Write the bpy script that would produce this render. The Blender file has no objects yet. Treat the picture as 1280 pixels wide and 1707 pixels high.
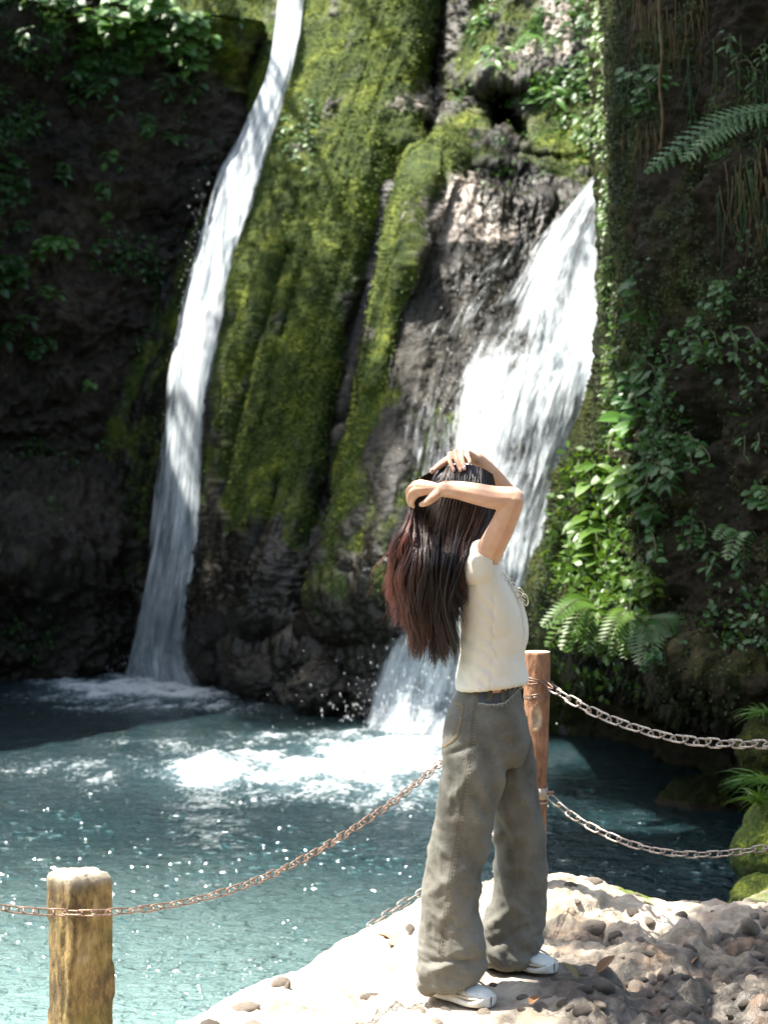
import bpy, math, random
import numpy as np
from mathutils import Vector, Matrix
from mathutils.bvhtree import BVHTree

S = bpy.context.scene
COL = S.collection
R = math.radians
# ---------------------------------------------------------------- camera
CAMZ, FPX, PITCH = 1.6, 3260.0, (853.5 - 800) / 3260.0
cam = bpy.data.cameras.new('camera'); camo = bpy.data.objects.new('camera', cam); COL.objects.link(camo)
camo.location = (0, 0, CAMZ); camo.rotation_euler = (math.pi / 2 - PITCH, 0, 0)
cam.sensor_fit = 'VERTICAL'; cam.sensor_height = 36; cam.lens = 36 * FPX / 1707
cam.clip_start = 0.1; cam.clip_end = 500
cam.dof.use_dof = True; cam.dof.focus_distance = 5.95; cam.dof.aperture_fstop = 5.0
S.camera = camo
# ---------------------------------------------------------------- light
SUN = Vector((-0.38, 0.01, 0.92)).normalized()
w = bpy.data.worlds.new('World'); S.world = w; w.use_nodes = True
nt = w.node_tree; sky = nt.nodes.new('ShaderNodeTexSky'); sky.sky_type = 'NISHITA'; sky.sun_disc = False
sky.sun_elevation = math.asin(SUN.z); sky.sun_rotation = math.atan2(SUN.x, SUN.y)
sky.air_density = 1.0; sky.dust_density = 2.0; sky.ozone_density = 0.6
bg = nt.nodes['Background']; bg.inputs[1].default_value = 0.15
wb = nt.nodes.new('ShaderNodeMix'); wb.data_type = 'RGBA'; wb.blend_type = 'MULTIPLY'; wb.inputs[0].default_value = 1; wb.inputs[7].default_value = (1.0, .97, .88, 1)   # the photograph's white balance
nt.links.new(sky.outputs[0], wb.inputs[6]); nt.links.new(wb.outputs[2], bg.inputs[0])
sl = bpy.data.lights.new('sun', 'SUN'); sl.energy = 5.0; sl.angle = R(0.5); sl.color = (1, 0.95, 0.86)
so = bpy.data.objects.new('sun', sl); COL.objects.link(so)
so.rotation_euler = SUN.to_track_quat('Z', 'Y').to_euler()
S.view_settings.view_transform = 'Standard'; S.view_settings.look = 'None'
S.view_settings.gamma = 1; S.view_settings.use_curve_mapping = False
S.view_settings.exposure = 1.75
S.cycles.use_denoising = True
S.cycles.max_bounces = 8; S.cycles.diffuse_bounces = 3; S.cycles.glossy_bounces = 3
S.cycles.transparent_max_bounces = 24; S.cycles.transmission_bounces = 4
S.cycles.sample_clamp_indirect = 6; S.cycles.caustics_reflective = False; S.cycles.caustics_refractive = False
S.cycles.use_adaptive_sampling = False

# ---------------------------------------------------------------- helpers
FW = Vector((0, math.cos(PITCH), -math.sin(PITCH))); UP = Vector((0, math.sin(PITCH), math.cos(PITCH)))
def P(px, py, Y):
    """point at depth Y seen at photo pixel px, py (used only to take measurements off the photograph)"""
    d = FW + Vector((1, 0, 0)) * ((px - 640) / FPX) + UP * (-(py - 853.5) / FPX)
    return Vector((0, 0, CAMZ)) + d * (Y / d.y)
def PN(px, py, Y):
    px, py, Y = np.broadcast_arrays(np.asarray(px, float), np.asarray(py, float), np.asarray(Y, float))
    k = -(py - 853.5) / FPX
    dy = FW.y + UP.y * k; dz = FW.z + UP.z * k; dx = (px - 640) / FPX
    s = Y / dy
    return np.stack([dx * s, Y + 0 * s, CAMZ + dz * s], -1)
def perlin(p, seed=0):
    p = np.asarray(p, float); i = np.floor(p).astype(np.int64); f = p - i
    u = f * f * f * (f * (f * 6 - 15) + 10)
    def g(dx, dy, dz):
        h = ((i[..., 0] + dx) * 374761393 + (i[..., 1] + dy) * 668265263 + (i[..., 2] + dz) * 2147483647 + seed * 1274126177) & 0xffffffff
        h = ((h ^ (h >> 13)) * 1274126177) & 0xffffffff; h = ((h ^ (h >> 16)) * 2246822519) & 0xffffffff; h ^= h >> 15
        a = (h & 1023) / 1023.0 * 2 - 1; b = ((h >> 10) & 1023) / 1023.0 * 2 - 1; c = ((h >> 20) & 1023) / 1023.0 * 2 - 1
        return a * (f[..., 0] - dx) + b * (f[..., 1] - dy) + c * (f[..., 2] - dz)
    L = lambda a, b, t: a + (b - a) * t
    x0 = L(g(0, 0, 0), g(1, 0, 0), u[..., 0]); x1 = L(g(0, 1, 0), g(1, 1, 0), u[..., 0])
    x2 = L(g(0, 0, 1), g(1, 0, 1), u[..., 0]); x3 = L(g(0, 1, 1), g(1, 1, 1), u[..., 0])
    return L(L(x0, x1, u[..., 1]), L(x2, x3, u[..., 1]), u[..., 2]) * 1.25
def fbm(p, o=4, seed=0, gain=0.5, ridge=False):
    p = np.asarray(p, float); s = 0; a = 1; t = 0
    for k in range(o):
        n = perlin(p * 2.03 ** k + 17.3 * k, seed + k)
        s = s + a * ((1 - 2.2 * np.abs(n)) if ridge else n); t += a; a *= gain
    return s / t
def worley(p, seed=0):
    """F1, F2-F1 and a cell id for 3-D points"""
    p = np.asarray(p, float); i = np.floor(p).astype(np.int64)
    d1 = np.full(p.shape[:-1], 9.); d2 = np.full(p.shape[:-1], 9.); idd = np.zeros(p.shape[:-1])
    for dx in (-1, 0, 1):
        for dy in (-1, 0, 1):
            for dz in (-1, 0, 1):
                c = i + np.array([dx, dy, dz])
                h = (c[..., 0] * 73856093 ^ c[..., 1] * 19349663 ^ c[..., 2] * 83492791 ^ (seed * 7919 + 13)) & 0xffffffff
                h = ((h ^ (h >> 13)) * 1274126177) & 0xffffffff; h ^= h >> 16; h = (h * 2246822519) & 0xffffffff; h ^= h >> 15
                q = c + np.stack([(h & 1023), (h >> 10) & 1023, (h >> 20) & 1023], -1) / 1023.0
                d = np.sqrt(((p - q) ** 2).sum(-1)); m = d < d1
                d2 = np.where(m, d1, np.minimum(d2, d)); idd = np.where(m, (h % 997) / 997.0, idd); d1 = np.where(m, d, d1)
    return d1, d2 - d1, idd
def sstep(a, b, x):
    t = np.clip((x - a) / (b - a), 0, 1); return t * t * (3 - 2 * t)
def mesh_np(name, V, F, mat=None, smooth=True, attrs=None):
    V = np.asarray(V, np.float32).reshape(-1, 3); F = np.asarray(F, np.int32); n = F.shape[1]
    me = bpy.data.meshes.new(name)
    me.vertices.add(len(V)); me.vertices.foreach_set('co', V.ravel())
    me.loops.add(F.size); me.loops.foreach_set('vertex_index', F.ravel())
    me.polygons.add(len(F)); me.polygons.foreach_set('loop_start', np.arange(0, F.size, n, dtype=np.int32))
    me.polygons.foreach_set('loop_total', np.full(len(F), n, np.int32))
    me.update(calc_edges=True); me.polygons.foreach_set('use_smooth', np.full(len(F), smooth))
    for k, a in (attrs or {}).items():
        at = me.attributes.new(k, 'FLOAT', 'POINT'); at.data.foreach_set('value', np.asarray(a, np.float32).ravel())
    if mat: me.materials.append(mat)
    return me
def link(name, me, parent=None, **kw):
    o = bpy.data.objects.new(name, me); COL.objects.link(o)
    if parent: o.parent = parent
    for k, v in kw.items(): o[k] = v
    return o
def grid_faces(n, m, off=0, wrap=False):
    a = np.arange(n * m).reshape(n, m) + off
    if wrap: a = np.concatenate([a, a[:, :1]], 1)
    return np.stack([a[:-1, :-1], a[:-1, 1:], a[1:, 1:], a[1:, :-1]], -1).reshape(-1, 4)
def normals_grid(V):
    du = np.gradient(V, axis=1); dv = np.gradient(V, axis=0)
    n = np.cross(dv, du); n /= np.linalg.norm(n, axis=-1, keepdims=True) + 1e-9
    return n
def thing(name, label, cat, loc=(0, 0, 0), group=None):
    o = bpy.data.objects.new(name, None); o.empty_display_size = .1; COL.objects.link(o); o.location = loc
    o['label'] = label; o['category'] = cat
    if group: o['group'] = group
    return o
def child(name, me, parent, world=True, **kw):
    o = link(name, me, parent, **kw)
    if world: o.location = -Vector(parent.location) if parent.parent is None else Vector((0, 0, 0))
    return o
def frames(pts):
    pts = [Vector(p) for p in pts]; T = []
    for i in range(len(pts)):
        a = pts[max(i - 1, 0)]; b = pts[min(i + 1, len(pts) - 1)]; T.append((b - a).normalized())
    n = T[0].orthogonal().normalized(); out = []
    for t in T:
        n = (n - t * n.dot(t)); n = n.normalized() if n.length > 1e-6 else t.orthogonal().normalized()
        out.append((t, n, t.cross(n)))
    return pts, out
def tube(pts, rad, seg=6, cap=True, flat=1.0, ref=None):
    pts, fr = frames(pts); n = len(pts)
    if not hasattr(rad, '__len__'): rad = [rad] * n
    V = []
    for p, (t, a, b), r in zip(pts, fr, rad):
        if ref is not None:
            a = (Vector(ref) - t * t.dot(Vector(ref))).normalized(); b = t.cross(a)
        ra, rb = (r if hasattr(r, '__len__') else (r, r * flat))
        for k in range(seg):
            an = 2 * math.pi * k / seg
            V.append(p + a * (ra * math.cos(an)) + b * (rb * math.sin(an)))
    F = []
    for i in range(n - 1):
        for k in range(seg):
            k2 = (k + 1) % seg
            F.append((i * seg + k, i * seg + k2, (i + 1) * seg + k2, (i + 1) * seg + k))
    if cap:
        F.append(tuple(range(seg))[::-1]); F.append(tuple((n - 1) * seg + k for k in range(seg)))
    return [tuple(v) for v in V], F
def merge(parts):
    V = []; F = []
    for v, f in parts:
        o = len(V); V += [tuple(x) for x in v]; F += [tuple(i + o for i in q) for q in f]
    return V, F
def mesh_py(name, vf, mat=None, smooth=True):
    me = bpy.data.meshes.new(name); me.from_pydata([tuple(v) for v in vf[0]], [], vf[1]); me.update()
    me.polygons.foreach_set('use_smooth', [smooth] * len(me.polygons))
    if mat: me.materials.append(mat)
    return me
def spline(pts, n):
    """Catmull-Rom resample"""
    A = np.array([list(p) for p in pts], float); m = len(A)
    t = np.linspace(0, m - 1, n); i = np.clip(np.floor(t).astype(int), 0, m - 2); f = (t - i)[:, None]
    g = lambda k: A[np.clip(k, 0, m - 1)]
    a, b, c, d = g(i - 1), g(i), g(i + 1), g(i + 2)
    return 0.5 * ((2 * b) + (-a + c) * f + (2 * a - 5 * b + 4 * c - d) * f ** 2 + (-a + 3 * b - 3 * c + d) * f ** 3)

# ---------------------------------------------------------------- materials
class NT:
    def __init__(s, name):
        s.m = bpy.data.materials.new(name); s.m.use_nodes = True; s.t = s.m.node_tree; s.N = s.t.nodes
        s.b = s.N['Principled BSDF']; s.out = s.N['Material Output']
    def n(s, typ, **kw):
        o = s.N.new('ShaderNode' + typ)
        for k, v in kw.items():
            if k.startswith('_'): setattr(o, k[1:], v)
            else: s.set(o, k.replace('__', ' '), v)
        return o
    def set(s, node, key, v):
        if isinstance(key, str) and key.isdigit(): key = int(key)
        i = node.inputs[key]
        if isinstance(v, bpy.types.NodeSocket): s.t.links.new(v, i)
        elif hasattr(v, 'outputs'): s.t.links.new(v.outputs[0], i)
        else:
            if hasattr(i.default_value, '__len__') and len(i.default_value) == 4 and len(v) == 3: v = (*v, 1)
            i.default_value = v
    def co(s, scale=(1, 1, 1), kind='Object', rot=(0, 0, 0)):
        c = s.n('TexCoord'); m = s.n('Mapping'); s.t.links.new(c.outputs[kind], m.inputs[0]); m.inputs['Scale'].default_value = scale
        m.inputs['Rotation'].default_value = rot
        return m
    def noise(s, scale, detail=4, rough=.55, vec=None, dist=0):
        o = s.n('TexNoise'); o.inputs['Scale'].default_value = scale; o.inputs['Detail'].default_value = detail
        o.inputs['Roughness'].default_value = rough; o.inputs['Distortion'].default_value = dist
        if vec is not None: s.set(o, 'Vector', vec)
        return o
    def ramp(s, fac, stops, interp='LINEAR'):
        r = s.n('ValToRGB'); r.color_ramp.interpolation = interp; e = r.color_ramp.elements
        while len(e) < len(stops): e.new(.5)
        for k, (p, c) in enumerate(stops):
            e[k].position = p; e[k].color = (*c, 1) if hasattr(c, '__len__') else (c, c, c, 1)
        s.set(r, 0, fac); return r
    def mix(s, f, a, b, mode='MIX'):
        m = s.n('Mix'); m.data_type = 'RGBA'; m.blend_type = mode
        for k, v in ((0, f), (6, a), (7, b)): s.set(m, k, v)
        return m.outputs[2]
    def math(s, op, a, b=0.0, clamp=False):
        m = s.n('Math'); m.operation = op; m.use_clamp = clamp; s.set(m, 0, a); s.set(m, 1, b); return m.outputs[0]
    def attr(s, name): return s.n('Attribute', _attribute_name=name).outputs['Fac']
    def bump(s, h, strength, dist=.02, normal=None):
        b = s.n('Bump'); b.inputs['Strength'].default_value = strength; b.inputs['Distance'].default_value = dist
        s.set(b, 'Height', h)
        if normal is not None: s.set(b, 'Normal', normal)
        return b.outputs[0]
    def P(s, **kw):
        for k, v in kw.items(): s.set(s.b, k.replace('_', ' '), v)
        return s.m
    def rnd(s): return s.n('ObjectInfo').outputs['Random']

def rock_mat(name, c0, c1, c2, mossy=True, wet=.5, mc=((.010, .022, .003), (.062, .098, .007), (.27, .30, .022))):
    m = NT(name); co = m.co()
    n1 = m.noise(1.3, 6, .6, co); n2 = m.noise(9, 5, .65, co); n3 = m.noise(45, 4, .6, co)
    f = m.math('ADD', m.math('MULTIPLY', n1, .5), m.math('MULTIPLY', n2, .5))
    col = m.ramp(f, [(.33, c0), (.5, c1), (.68, c2)])
    col = m.mix(.5, col, m.ramp(n3, [(.3, .45), (.7, 1.3)]), 'MULTIPLY')
    wetf = m.attr('wet')
    rough = m.math('MULTIPLY_ADD', wetf, -.55); rough.node.inputs[2].default_value = .78
    rough = m.math('ADD', rough, m.math('MULTIPLY', m.math('SUBTRACT', n2, .5), .5), True)
    b = m.bump(n2, .7, .05); b = m.bump(n3, .6, .012, b)
    if mossy:
        mo = m.attr('moss'); nm = m.noise(24, 6, .75, co); nl = m.noise(2.6, 6, .68, co); nf = m.noise(70, 4, .75, co)
        mc_ = m.math('ADD', m.math('MULTIPLY', nl, .62), m.math('MULTIPLY', nm, .4))
        mcol = m.ramp(mc_, [(.36, mc[0]), (.52, mc[1]), (.66, mc[2])])
        mcol = m.mix(.9, mcol, m.ramp(nf, [(.35, .25), (.65, 1.7)]), 'MULTIPLY')
        fac = m.math('SUBTRACT', m.math('MULTIPLY_ADD', mo, 3.0), 1.0)
        fac = m.math('ADD', m.math('MULTIPLY', m.math('SUBTRACT', mo, .5), 4.0), m.math('MULTIPLY', nm, 1.0), True)
        col = m.mix(fac, col, mcol)
        rough = m.math('ADD', m.math('MULTIPLY', rough, m.math('SUBTRACT', 1.0, fac)), m.math('MULTIPLY', fac, .85), True)
        bm = m.bump(nm, .9, .05); bm = m.bump(nf, .8, .012, bm)
        mxn = m.n('Mix'); mxn.data_type = 'VECTOR'; m.set(mxn, 0, fac); m.set(mxn, 4, b); m.set(mxn, 5, bm); b = mxn.outputs[1]
    m.P(Base_Color=col, Roughness=rough, Normal=b)
    m.b.inputs['Specular IOR Level'].default_value = wet
    return m.m
M_rock_c = rock_mat('rock_central', (.005, .005, .003), (.017, .015, .010), (.047, .041, .027), wet=.42)
M_rock_l = rock_mat('rock_left', (.009, .008, .006), (.030, .024, .017), (.085, .068, .050), wet=.18)
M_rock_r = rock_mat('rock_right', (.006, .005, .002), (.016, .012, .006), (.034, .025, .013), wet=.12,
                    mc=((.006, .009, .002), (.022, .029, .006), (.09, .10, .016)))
M_pale = rock_mat('rock_pale', (.10, .09, .08), (.24, .21, .18), (.36, .32, .27), wet=.9)

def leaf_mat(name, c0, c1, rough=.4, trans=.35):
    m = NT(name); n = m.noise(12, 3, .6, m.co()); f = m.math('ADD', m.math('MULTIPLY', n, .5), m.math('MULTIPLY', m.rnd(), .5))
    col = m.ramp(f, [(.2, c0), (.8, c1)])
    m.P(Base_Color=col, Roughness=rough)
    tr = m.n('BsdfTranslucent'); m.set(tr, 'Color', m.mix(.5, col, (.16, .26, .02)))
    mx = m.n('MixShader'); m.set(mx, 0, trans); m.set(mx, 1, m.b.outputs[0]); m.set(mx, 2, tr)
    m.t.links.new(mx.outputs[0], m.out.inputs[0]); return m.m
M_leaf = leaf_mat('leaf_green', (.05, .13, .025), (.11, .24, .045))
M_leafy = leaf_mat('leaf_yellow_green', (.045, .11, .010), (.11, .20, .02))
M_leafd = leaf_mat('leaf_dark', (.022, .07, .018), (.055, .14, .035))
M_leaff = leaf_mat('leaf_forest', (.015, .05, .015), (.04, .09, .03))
M_fern = leaf_mat('fern_green', (.03, .08, .03), (.07, .15, .05), .55)
M_straw = leaf_mat('dry_straw', (.09, .06, .025), (.2, .14, .06), .8, .2)
# ================================================================ terrain
def relief(name, rows, px0, px1, py0, py1, step, disp, mat, crease=(), ext=None, smooth=6, attrs=None, label=None, cat=None, kind='structure', post=None):
    """a rock face: depth Y given at measured points, then real displacement along the normal"""
    ax = lambda lo, hi, a, b: np.concatenate([np.arange(lo, a, step * 5), np.arange(max(lo, a), min(hi, b), step), np.arange(min(hi, b), hi + step * 5, step * 5)])
    pxs = ax(px0, px1, -70, 1350); pys = ax(py0, py1, -90, 1290)
    PX, PY = np.meshgrid(pxs, pys)
    ry = np.array([r[0] for r in rows], float)
    rowsY = np.array([np.interp(pxs, [q[0] for q in r[1]], [q[1] for q in r[1]]) for r in rows])
    Y = np.array([np.interp(pys, ry, rowsY[:, k]) for k in range(len(pxs))]).T
    for _ in range(smooth):      # soften the control lattice
        k = max(1, int(10 / step)); Yp = np.pad(Y, ((k, k), (k, k)), 'edge')
        Y = (Yp[:-2 * k, k:-k] + Yp[2 * k:, k:-k] + Yp[k:-k, :-2 * k] + Yp[k:-k, 2 * k:] + Yp[k:-k, k:-k]) / 5
    for pl, wd, dp in crease:
        d = np.full(PX.shape, 1e9); pl = np.array(pl, float)
        for a, b in zip(pl[:-1], pl[1:]):
            ab = b - a; t = np.clip(((PX - a[0]) * ab[0] + (PY - a[1]) * ab[1]) / (ab @ ab), 0, 1)
            d = np.minimum(d, np.hypot(PX - a[0] - t * ab[0], PY - a[1] - t * ab[1]))
        wob = 1 + .3 * fbm(np.stack([PX / 260, PY / 140, 0 * PX + len(pl)], -1), 2, 5)
        Y = Y + dp * np.exp(-(d / (wd * wob)) ** 2)
    if ext is not None: Y = ext(PX, PY, Y)
    V = PN(PX, PY, Y); N = normals_grid(V)
    if N[..., 1].mean() > 0: N = -N
    A = attrs(PX, PY, V, N) if attrs else {}
    D = disp(V, PX, PY, A)
    V = V + N * D[..., None]
    if post is not None: V = post(V, PX, PY)
    F = grid_faces(*PX.shape)[:, ::-1]
    A = {k: v for k, v in A.items() if not k.startswith('_')}
    me = mesh_np(name, V, F, mat, True, A)
    o = link(name, me, kind=kind) if kind else link(name, me)
    if label: o['label'] = label; o['category'] = cat
    RD[o.name] = (V, N, PX, PY, A); Vs = V[::2, ::2]; o_bvh[o.name] = BVHTree.FromPolygons(Vs.reshape(-1, 3).tolist(), grid_faces(*Vs.shape[:2]).tolist())
    return o
o_bvh = {}; RD = {}
def blobs(PX, PY, L):
    s = np.zeros(PX.shape)
    for cx, cy, rx, ry, an, wt in L:
        a = R(an); u = (PX - cx) * math.cos(a) + (PY - cy) * math.sin(a); v = -(PX - cx) * math.sin(a) + (PY - cy) * math.cos(a)
        s = s + wt * np.exp(-((u / rx) ** 2 + (v / ry) ** 2))
    return s

# ---- central moss cliff (between and behind the two falls)
c_rows = [
 (-1500, [(0, 33), (480, 31), (1100, 30)]),
 (-600, [(0, 29), (480, 27.5), (700, 27), (1100, 26)]),
 (-150, [(100, 26.5), (440, 25.8), (500, 24.4), (600, 23.5), (690, 23.6), (740, 24.4), (830, 23.4), (1000, 22.8), (1120, 22.8)]),
 (0,   [(100, 26), (430, 25.2), (500, 23.6), (580, 22.8), (690, 23.0), (740, 23.9), (820, 22.8), (1000, 22.0), (1120, 22)]),
 (200, [(100, 25), (380, 24.4), (450, 22.6), (540, 21.7), (680, 21.6), (715, 22.6), (800, 22.0), (1000, 21.0), (1120, 21)]),
 (300, [(100, 24.6), (330, 23.8), (420, 21.9), (520, 21.1), (640, 21.2), (670, 21.3), (700, 20.3), (800, 20.6), (1000, 20.2), (1120, 20.2)]),
 (450, [(100, 24), (290, 23.0), (390, 21.2), (480, 20.2), (600, 20.6), (645, 20.6), (680, 19.0), (780, 19.2), (860, 19.8), (1000, 18.7), (1120, 18.7)]),
 (650, [(100, 23.2), (260, 22.2), (355, 20.8), (430, 19.5), (560, 19.6), (595, 19.4), (640, 18.3), (760, 18.6), (1000, 17.6), (1120, 17.6)]),
 (900, [(100, 22.6), (240, 21.6), (330, 20.4), (420, 18.9), (540, 18.5), (565, 18.2), (650, 17.3), (760, 17.3), (1000, 16.7), (1120, 16.6)]),
 (1030, [(100, 22.6), (230, 21.4), (320, 20.3), (400, 18.8), (520, 18.2), (600, 17.6), (700, 16.9), (1000, 16.2), (1120, 16.2)]),
 (1100, [(100, 22.6), (230, 21.4), (330, 20.2), (420, 18.9), (570, 17.7), (700, 16.8), (1000, 16.2), (1120, 16.1)]),
 (1260, [(100, 22.6), (230, 21.4), (330, 20.2), (420, 19.1), (570, 17.9), (700, 17.0), (1000, 16.3), (1120, 16.2)]),
]
def c_attr(PX, PY, V, N):
    n = fbm(V * np.array([1.1, 1.1, .55]), 5, 3); n2 = fbm(V * 4, 4, 8)
    m = .47 + .62 * n + .50 * n2 - .28 * sstep(.0, .25, fbm(np.stack([(V[..., 0] - .27 * V[..., 2]) * 2.2, V[..., 1] * .3, V[..., 2] * .7], -1), 4, 19))
    m += blobs(PX, PY, [(580, 130, 170, 260, 0, .42), (500, 420, 120, 200, 12, .30), (640, 240, 70, 90, 0, .15), (470, 650, 90, 160, 12, .25),
                        (650, 250, 60, 60, 0, .2), (420, 800, 60, 160, 12, .18), (740, 270, 60, 30, 25, .4), (880, 60, 150, 90, 0, .12), (560, 900, 60, 160, 15, .12),
                        (640, 880, 50, 60, 0, .2), (960, 240, 90, 50, 0, .3), (750, 420, 50, 60, 0, -.1)])
    m -= blobs(PX, PY, [(730, 100, 38, 150, 10, .55), (752, 380, 48, 70, 35, .85), (830, 400, 90, 60, 15, .8), (640, 560, 30, 130, 15, .35), (860, 560, 110, 150, 0, .8),
                        (400, 1010, 90, 90, 0, .5), (520, 800, 60, 80, 0, .10), (480, 230, 40, 60, 0, .12), (620, 420, 22, 90, 15, .5), (960, 60, 60, 60, 0, .22), (900, 100, 35, 20, 0, .3)])
    G = np.interp(PY, [150, 245, 330, 400, 520, 650, 780, 900, 1000, 1100], [712, 694, 672, 655, 626, 598, 577, 560, 535, 515]); d = PX - G
    st = sstep(-16, -2, d) * sstep(48, 26, d) * sstep(230, 260, PY) * sstep(900, 700, PY)
    m = m + .9 * st - .12 * sstep(30, 60, d) * sstep(300, 400, PY) * sstep(1000, 850, PX) - .6 * np.exp(-((d + 24) / 16) ** 2) * sstep(300, 360, PY) * sstep(950, 800, PY)
    m -= .75 * sstep(960, 1090, PY)
    m -= .5 * sstep(760, 900, PX) * sstep(260, 420, PY)
    wet = .35 + .8 * fbm(V * 1.7, 4, 21) + .5 * sstep(700, 1050, PY) + blobs(PX, PY, [(840, 400, 110, 80, 0, .6), (735, 60, 30, 80, 0, .6), (615, 430, 30, 120, 15, .6)])
    pale = blobs(PX, PY, [(748, 360, 40, 58, 40, 1.1), (815, 400, 60, 24, 10, .5), (900, 95, 40, 16, 0, .9), (960, 40, 60, 50, 0, .8), (690, 170, 60, 22, -20, .55), (720, 190, 30, 40, 0, .5), (620, 560, 18, 18, 0, .7)])
    return dict(moss=np.clip(m, 0, 1), wet=np.clip(wet, 0, 1), pale=np.clip(pale + .35 * n2 * (pale > .1), 0, 1), _n=n)
def c_disp(V, PX, PY, A):
    m = A['moss']
    l = V[..., 0] - .27 * V[..., 2]; z = V[..., 2]; y = V[..., 1]
    big = .22 * fbm(np.stack([l * .8, y * .3, z * .28], -1), 2, 31)
    flow = .10 * fbm(np.stack([l * 2.3 + .15 * A['_n'], y * .3, z * .26], -1), 3, 33, .5, True) + .05 * fbm(np.stack([l * 6.5 + .25 * A['_n'], y * .5, z * .5], -1), 3, 35, .55, True)
    rough = .09 * fbm(V * np.array([3.6, 3.0, 1.5]), 5, 40, .62, True) + .045 * fbm(V * 12, 3, 44, .6, True)
    f1, f21, _ = worley(np.stack([l * 7, y * 1, z * 6], -1), 3)
    fuzz = .050 * fbm(V * np.array([3.2, 3.2, 2.6]), 4, 51, .62) + .020 * fbm(np.stack([l * 6, y * 1, z * 1.7], -1), 3, 50, .6) + .034 * fbm(V * 21, 3, 55, .7) + .016 * (0.5 - f1)
    pebb = blobs(PX, PY, [(450, 640, 60, 120, 12, .5), (560, 420, 60, 90, 10, .4), (500, 250, 60, 110, 0, 1.), (640, 90, 60, 60, 0, .5), (680, 190, 50, 60, 0, 1.), (480, 330, 50, 60, 0, .8)])
    f1b, _, _ = worley(V * 7.5, 9)
    w = sstep(.30, .55, m); low = sstep(880, 1000, PY)
    f1c, f2c, idc = worley(np.stack([l * 1.3, y * 1.3, z * 1.5], -1) + .35 * fbm(V * 2.2, 3, 66)[..., None], 67)
    strat = low * (.22 * (.5 - f1c) + .10 * fbm(V * np.array([2, 2, 3]), 4, 61, .6, True))
    wetface = sstep(20, 60, PX - np.interp(PY, [245, 330, 400, 520, 650, 780, 900], [694, 672, 655, 626, 598, 577, 560])) * sstep(330, 440, PY) * (1 - low)
    flow = flow * (1 - .75 * wetface); rough = rough * (1 - .35 * wetface)
    return big + flow * (1 - .35 * low) + rough * (1 - .85 * w) * (1 - .45 * sstep(420, 560, PY) * (1 - low)) + fuzz * w + strat + .09 * pebb * (.45 - f1b)
def c_ext(PX, PY, Y):
    G = np.interp(PY, [150, 245, 330, 400, 520, 650, 780, 900, 1000, 1100], [712, 694, 672, 655, 626, 598, 577, 560, 535, 515]) + 4 * fbm(np.stack([PX * 0, PY / 90, PX * 0 + 3], -1), 2, 71)
    d = PX - G; T = np.interp(PX, [660, 700, 716, 750, 790, 860, 1000], [262, 244, 242, 262, 318, 342, 330])
    on = sstep(235, 262, PY) * sstep(1080, 960, PY)
    W = sstep(-7, 9, d) * sstep(-5, 12, PY - T) * sstep(1000, 820, PX)
    Y = Y - .80 * W * on + .32 * np.exp(-((d + 22) / 26) ** 2) * (d < 6) * on           # shoulder stands forward of a deep groove
    Y = Y - .22 * np.exp(-((d - 30) / 26) ** 2) * on * sstep(1000, 700, PY)
    # long ribs of the main mossy body
    for k, (x0, x1, x2, dp, wd) in enumerate([(545, 455, 392, .34, 15), (500, 412, 360, .22, 9), (640, 565, 505, .30, 16)]):
        gx = np.interp(PY, [330, 620, 950], [x0, x1, x2]) + 12 * fbm(np.stack([PX * 0, PY / 120, PX * 0 + k], -1), 2, 72)
        Y = Y + .6 * dp * np.exp(-((PX - gx) / wd) ** 2) * sstep(300, 430, PY) * sstep(1020, 880, PY)
    hole = sstep(-1, 1, (36 - np.abs(PX - 842 + 6 * np.sin(PY / 21))) / 5) * sstep(-1, 1, (45 - np.abs(PY - 192 + 5 * np.sin(PX / 13))) / 6)
    Y = Y + 1.7 * hole
    # brow above the hole and the ledge below it
    Y = Y - .35 * np.exp(-((PX - 842) / 70) ** 2 - ((PY - 135) / 22) ** 2) - .45 * np.exp(-((PX - 830) / 110) ** 2 - ((PY - 262) / 26) ** 2)
    # undercut above the base boulders
    Y = Y + .5 * np.exp(-((PY - 1062 - (PX - 460) * .02) / 12) ** 2) * sstep(330, 400, PX) * (1 - sstep(600, 680, PX))
    return Y
M_c = M_rock_c
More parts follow.
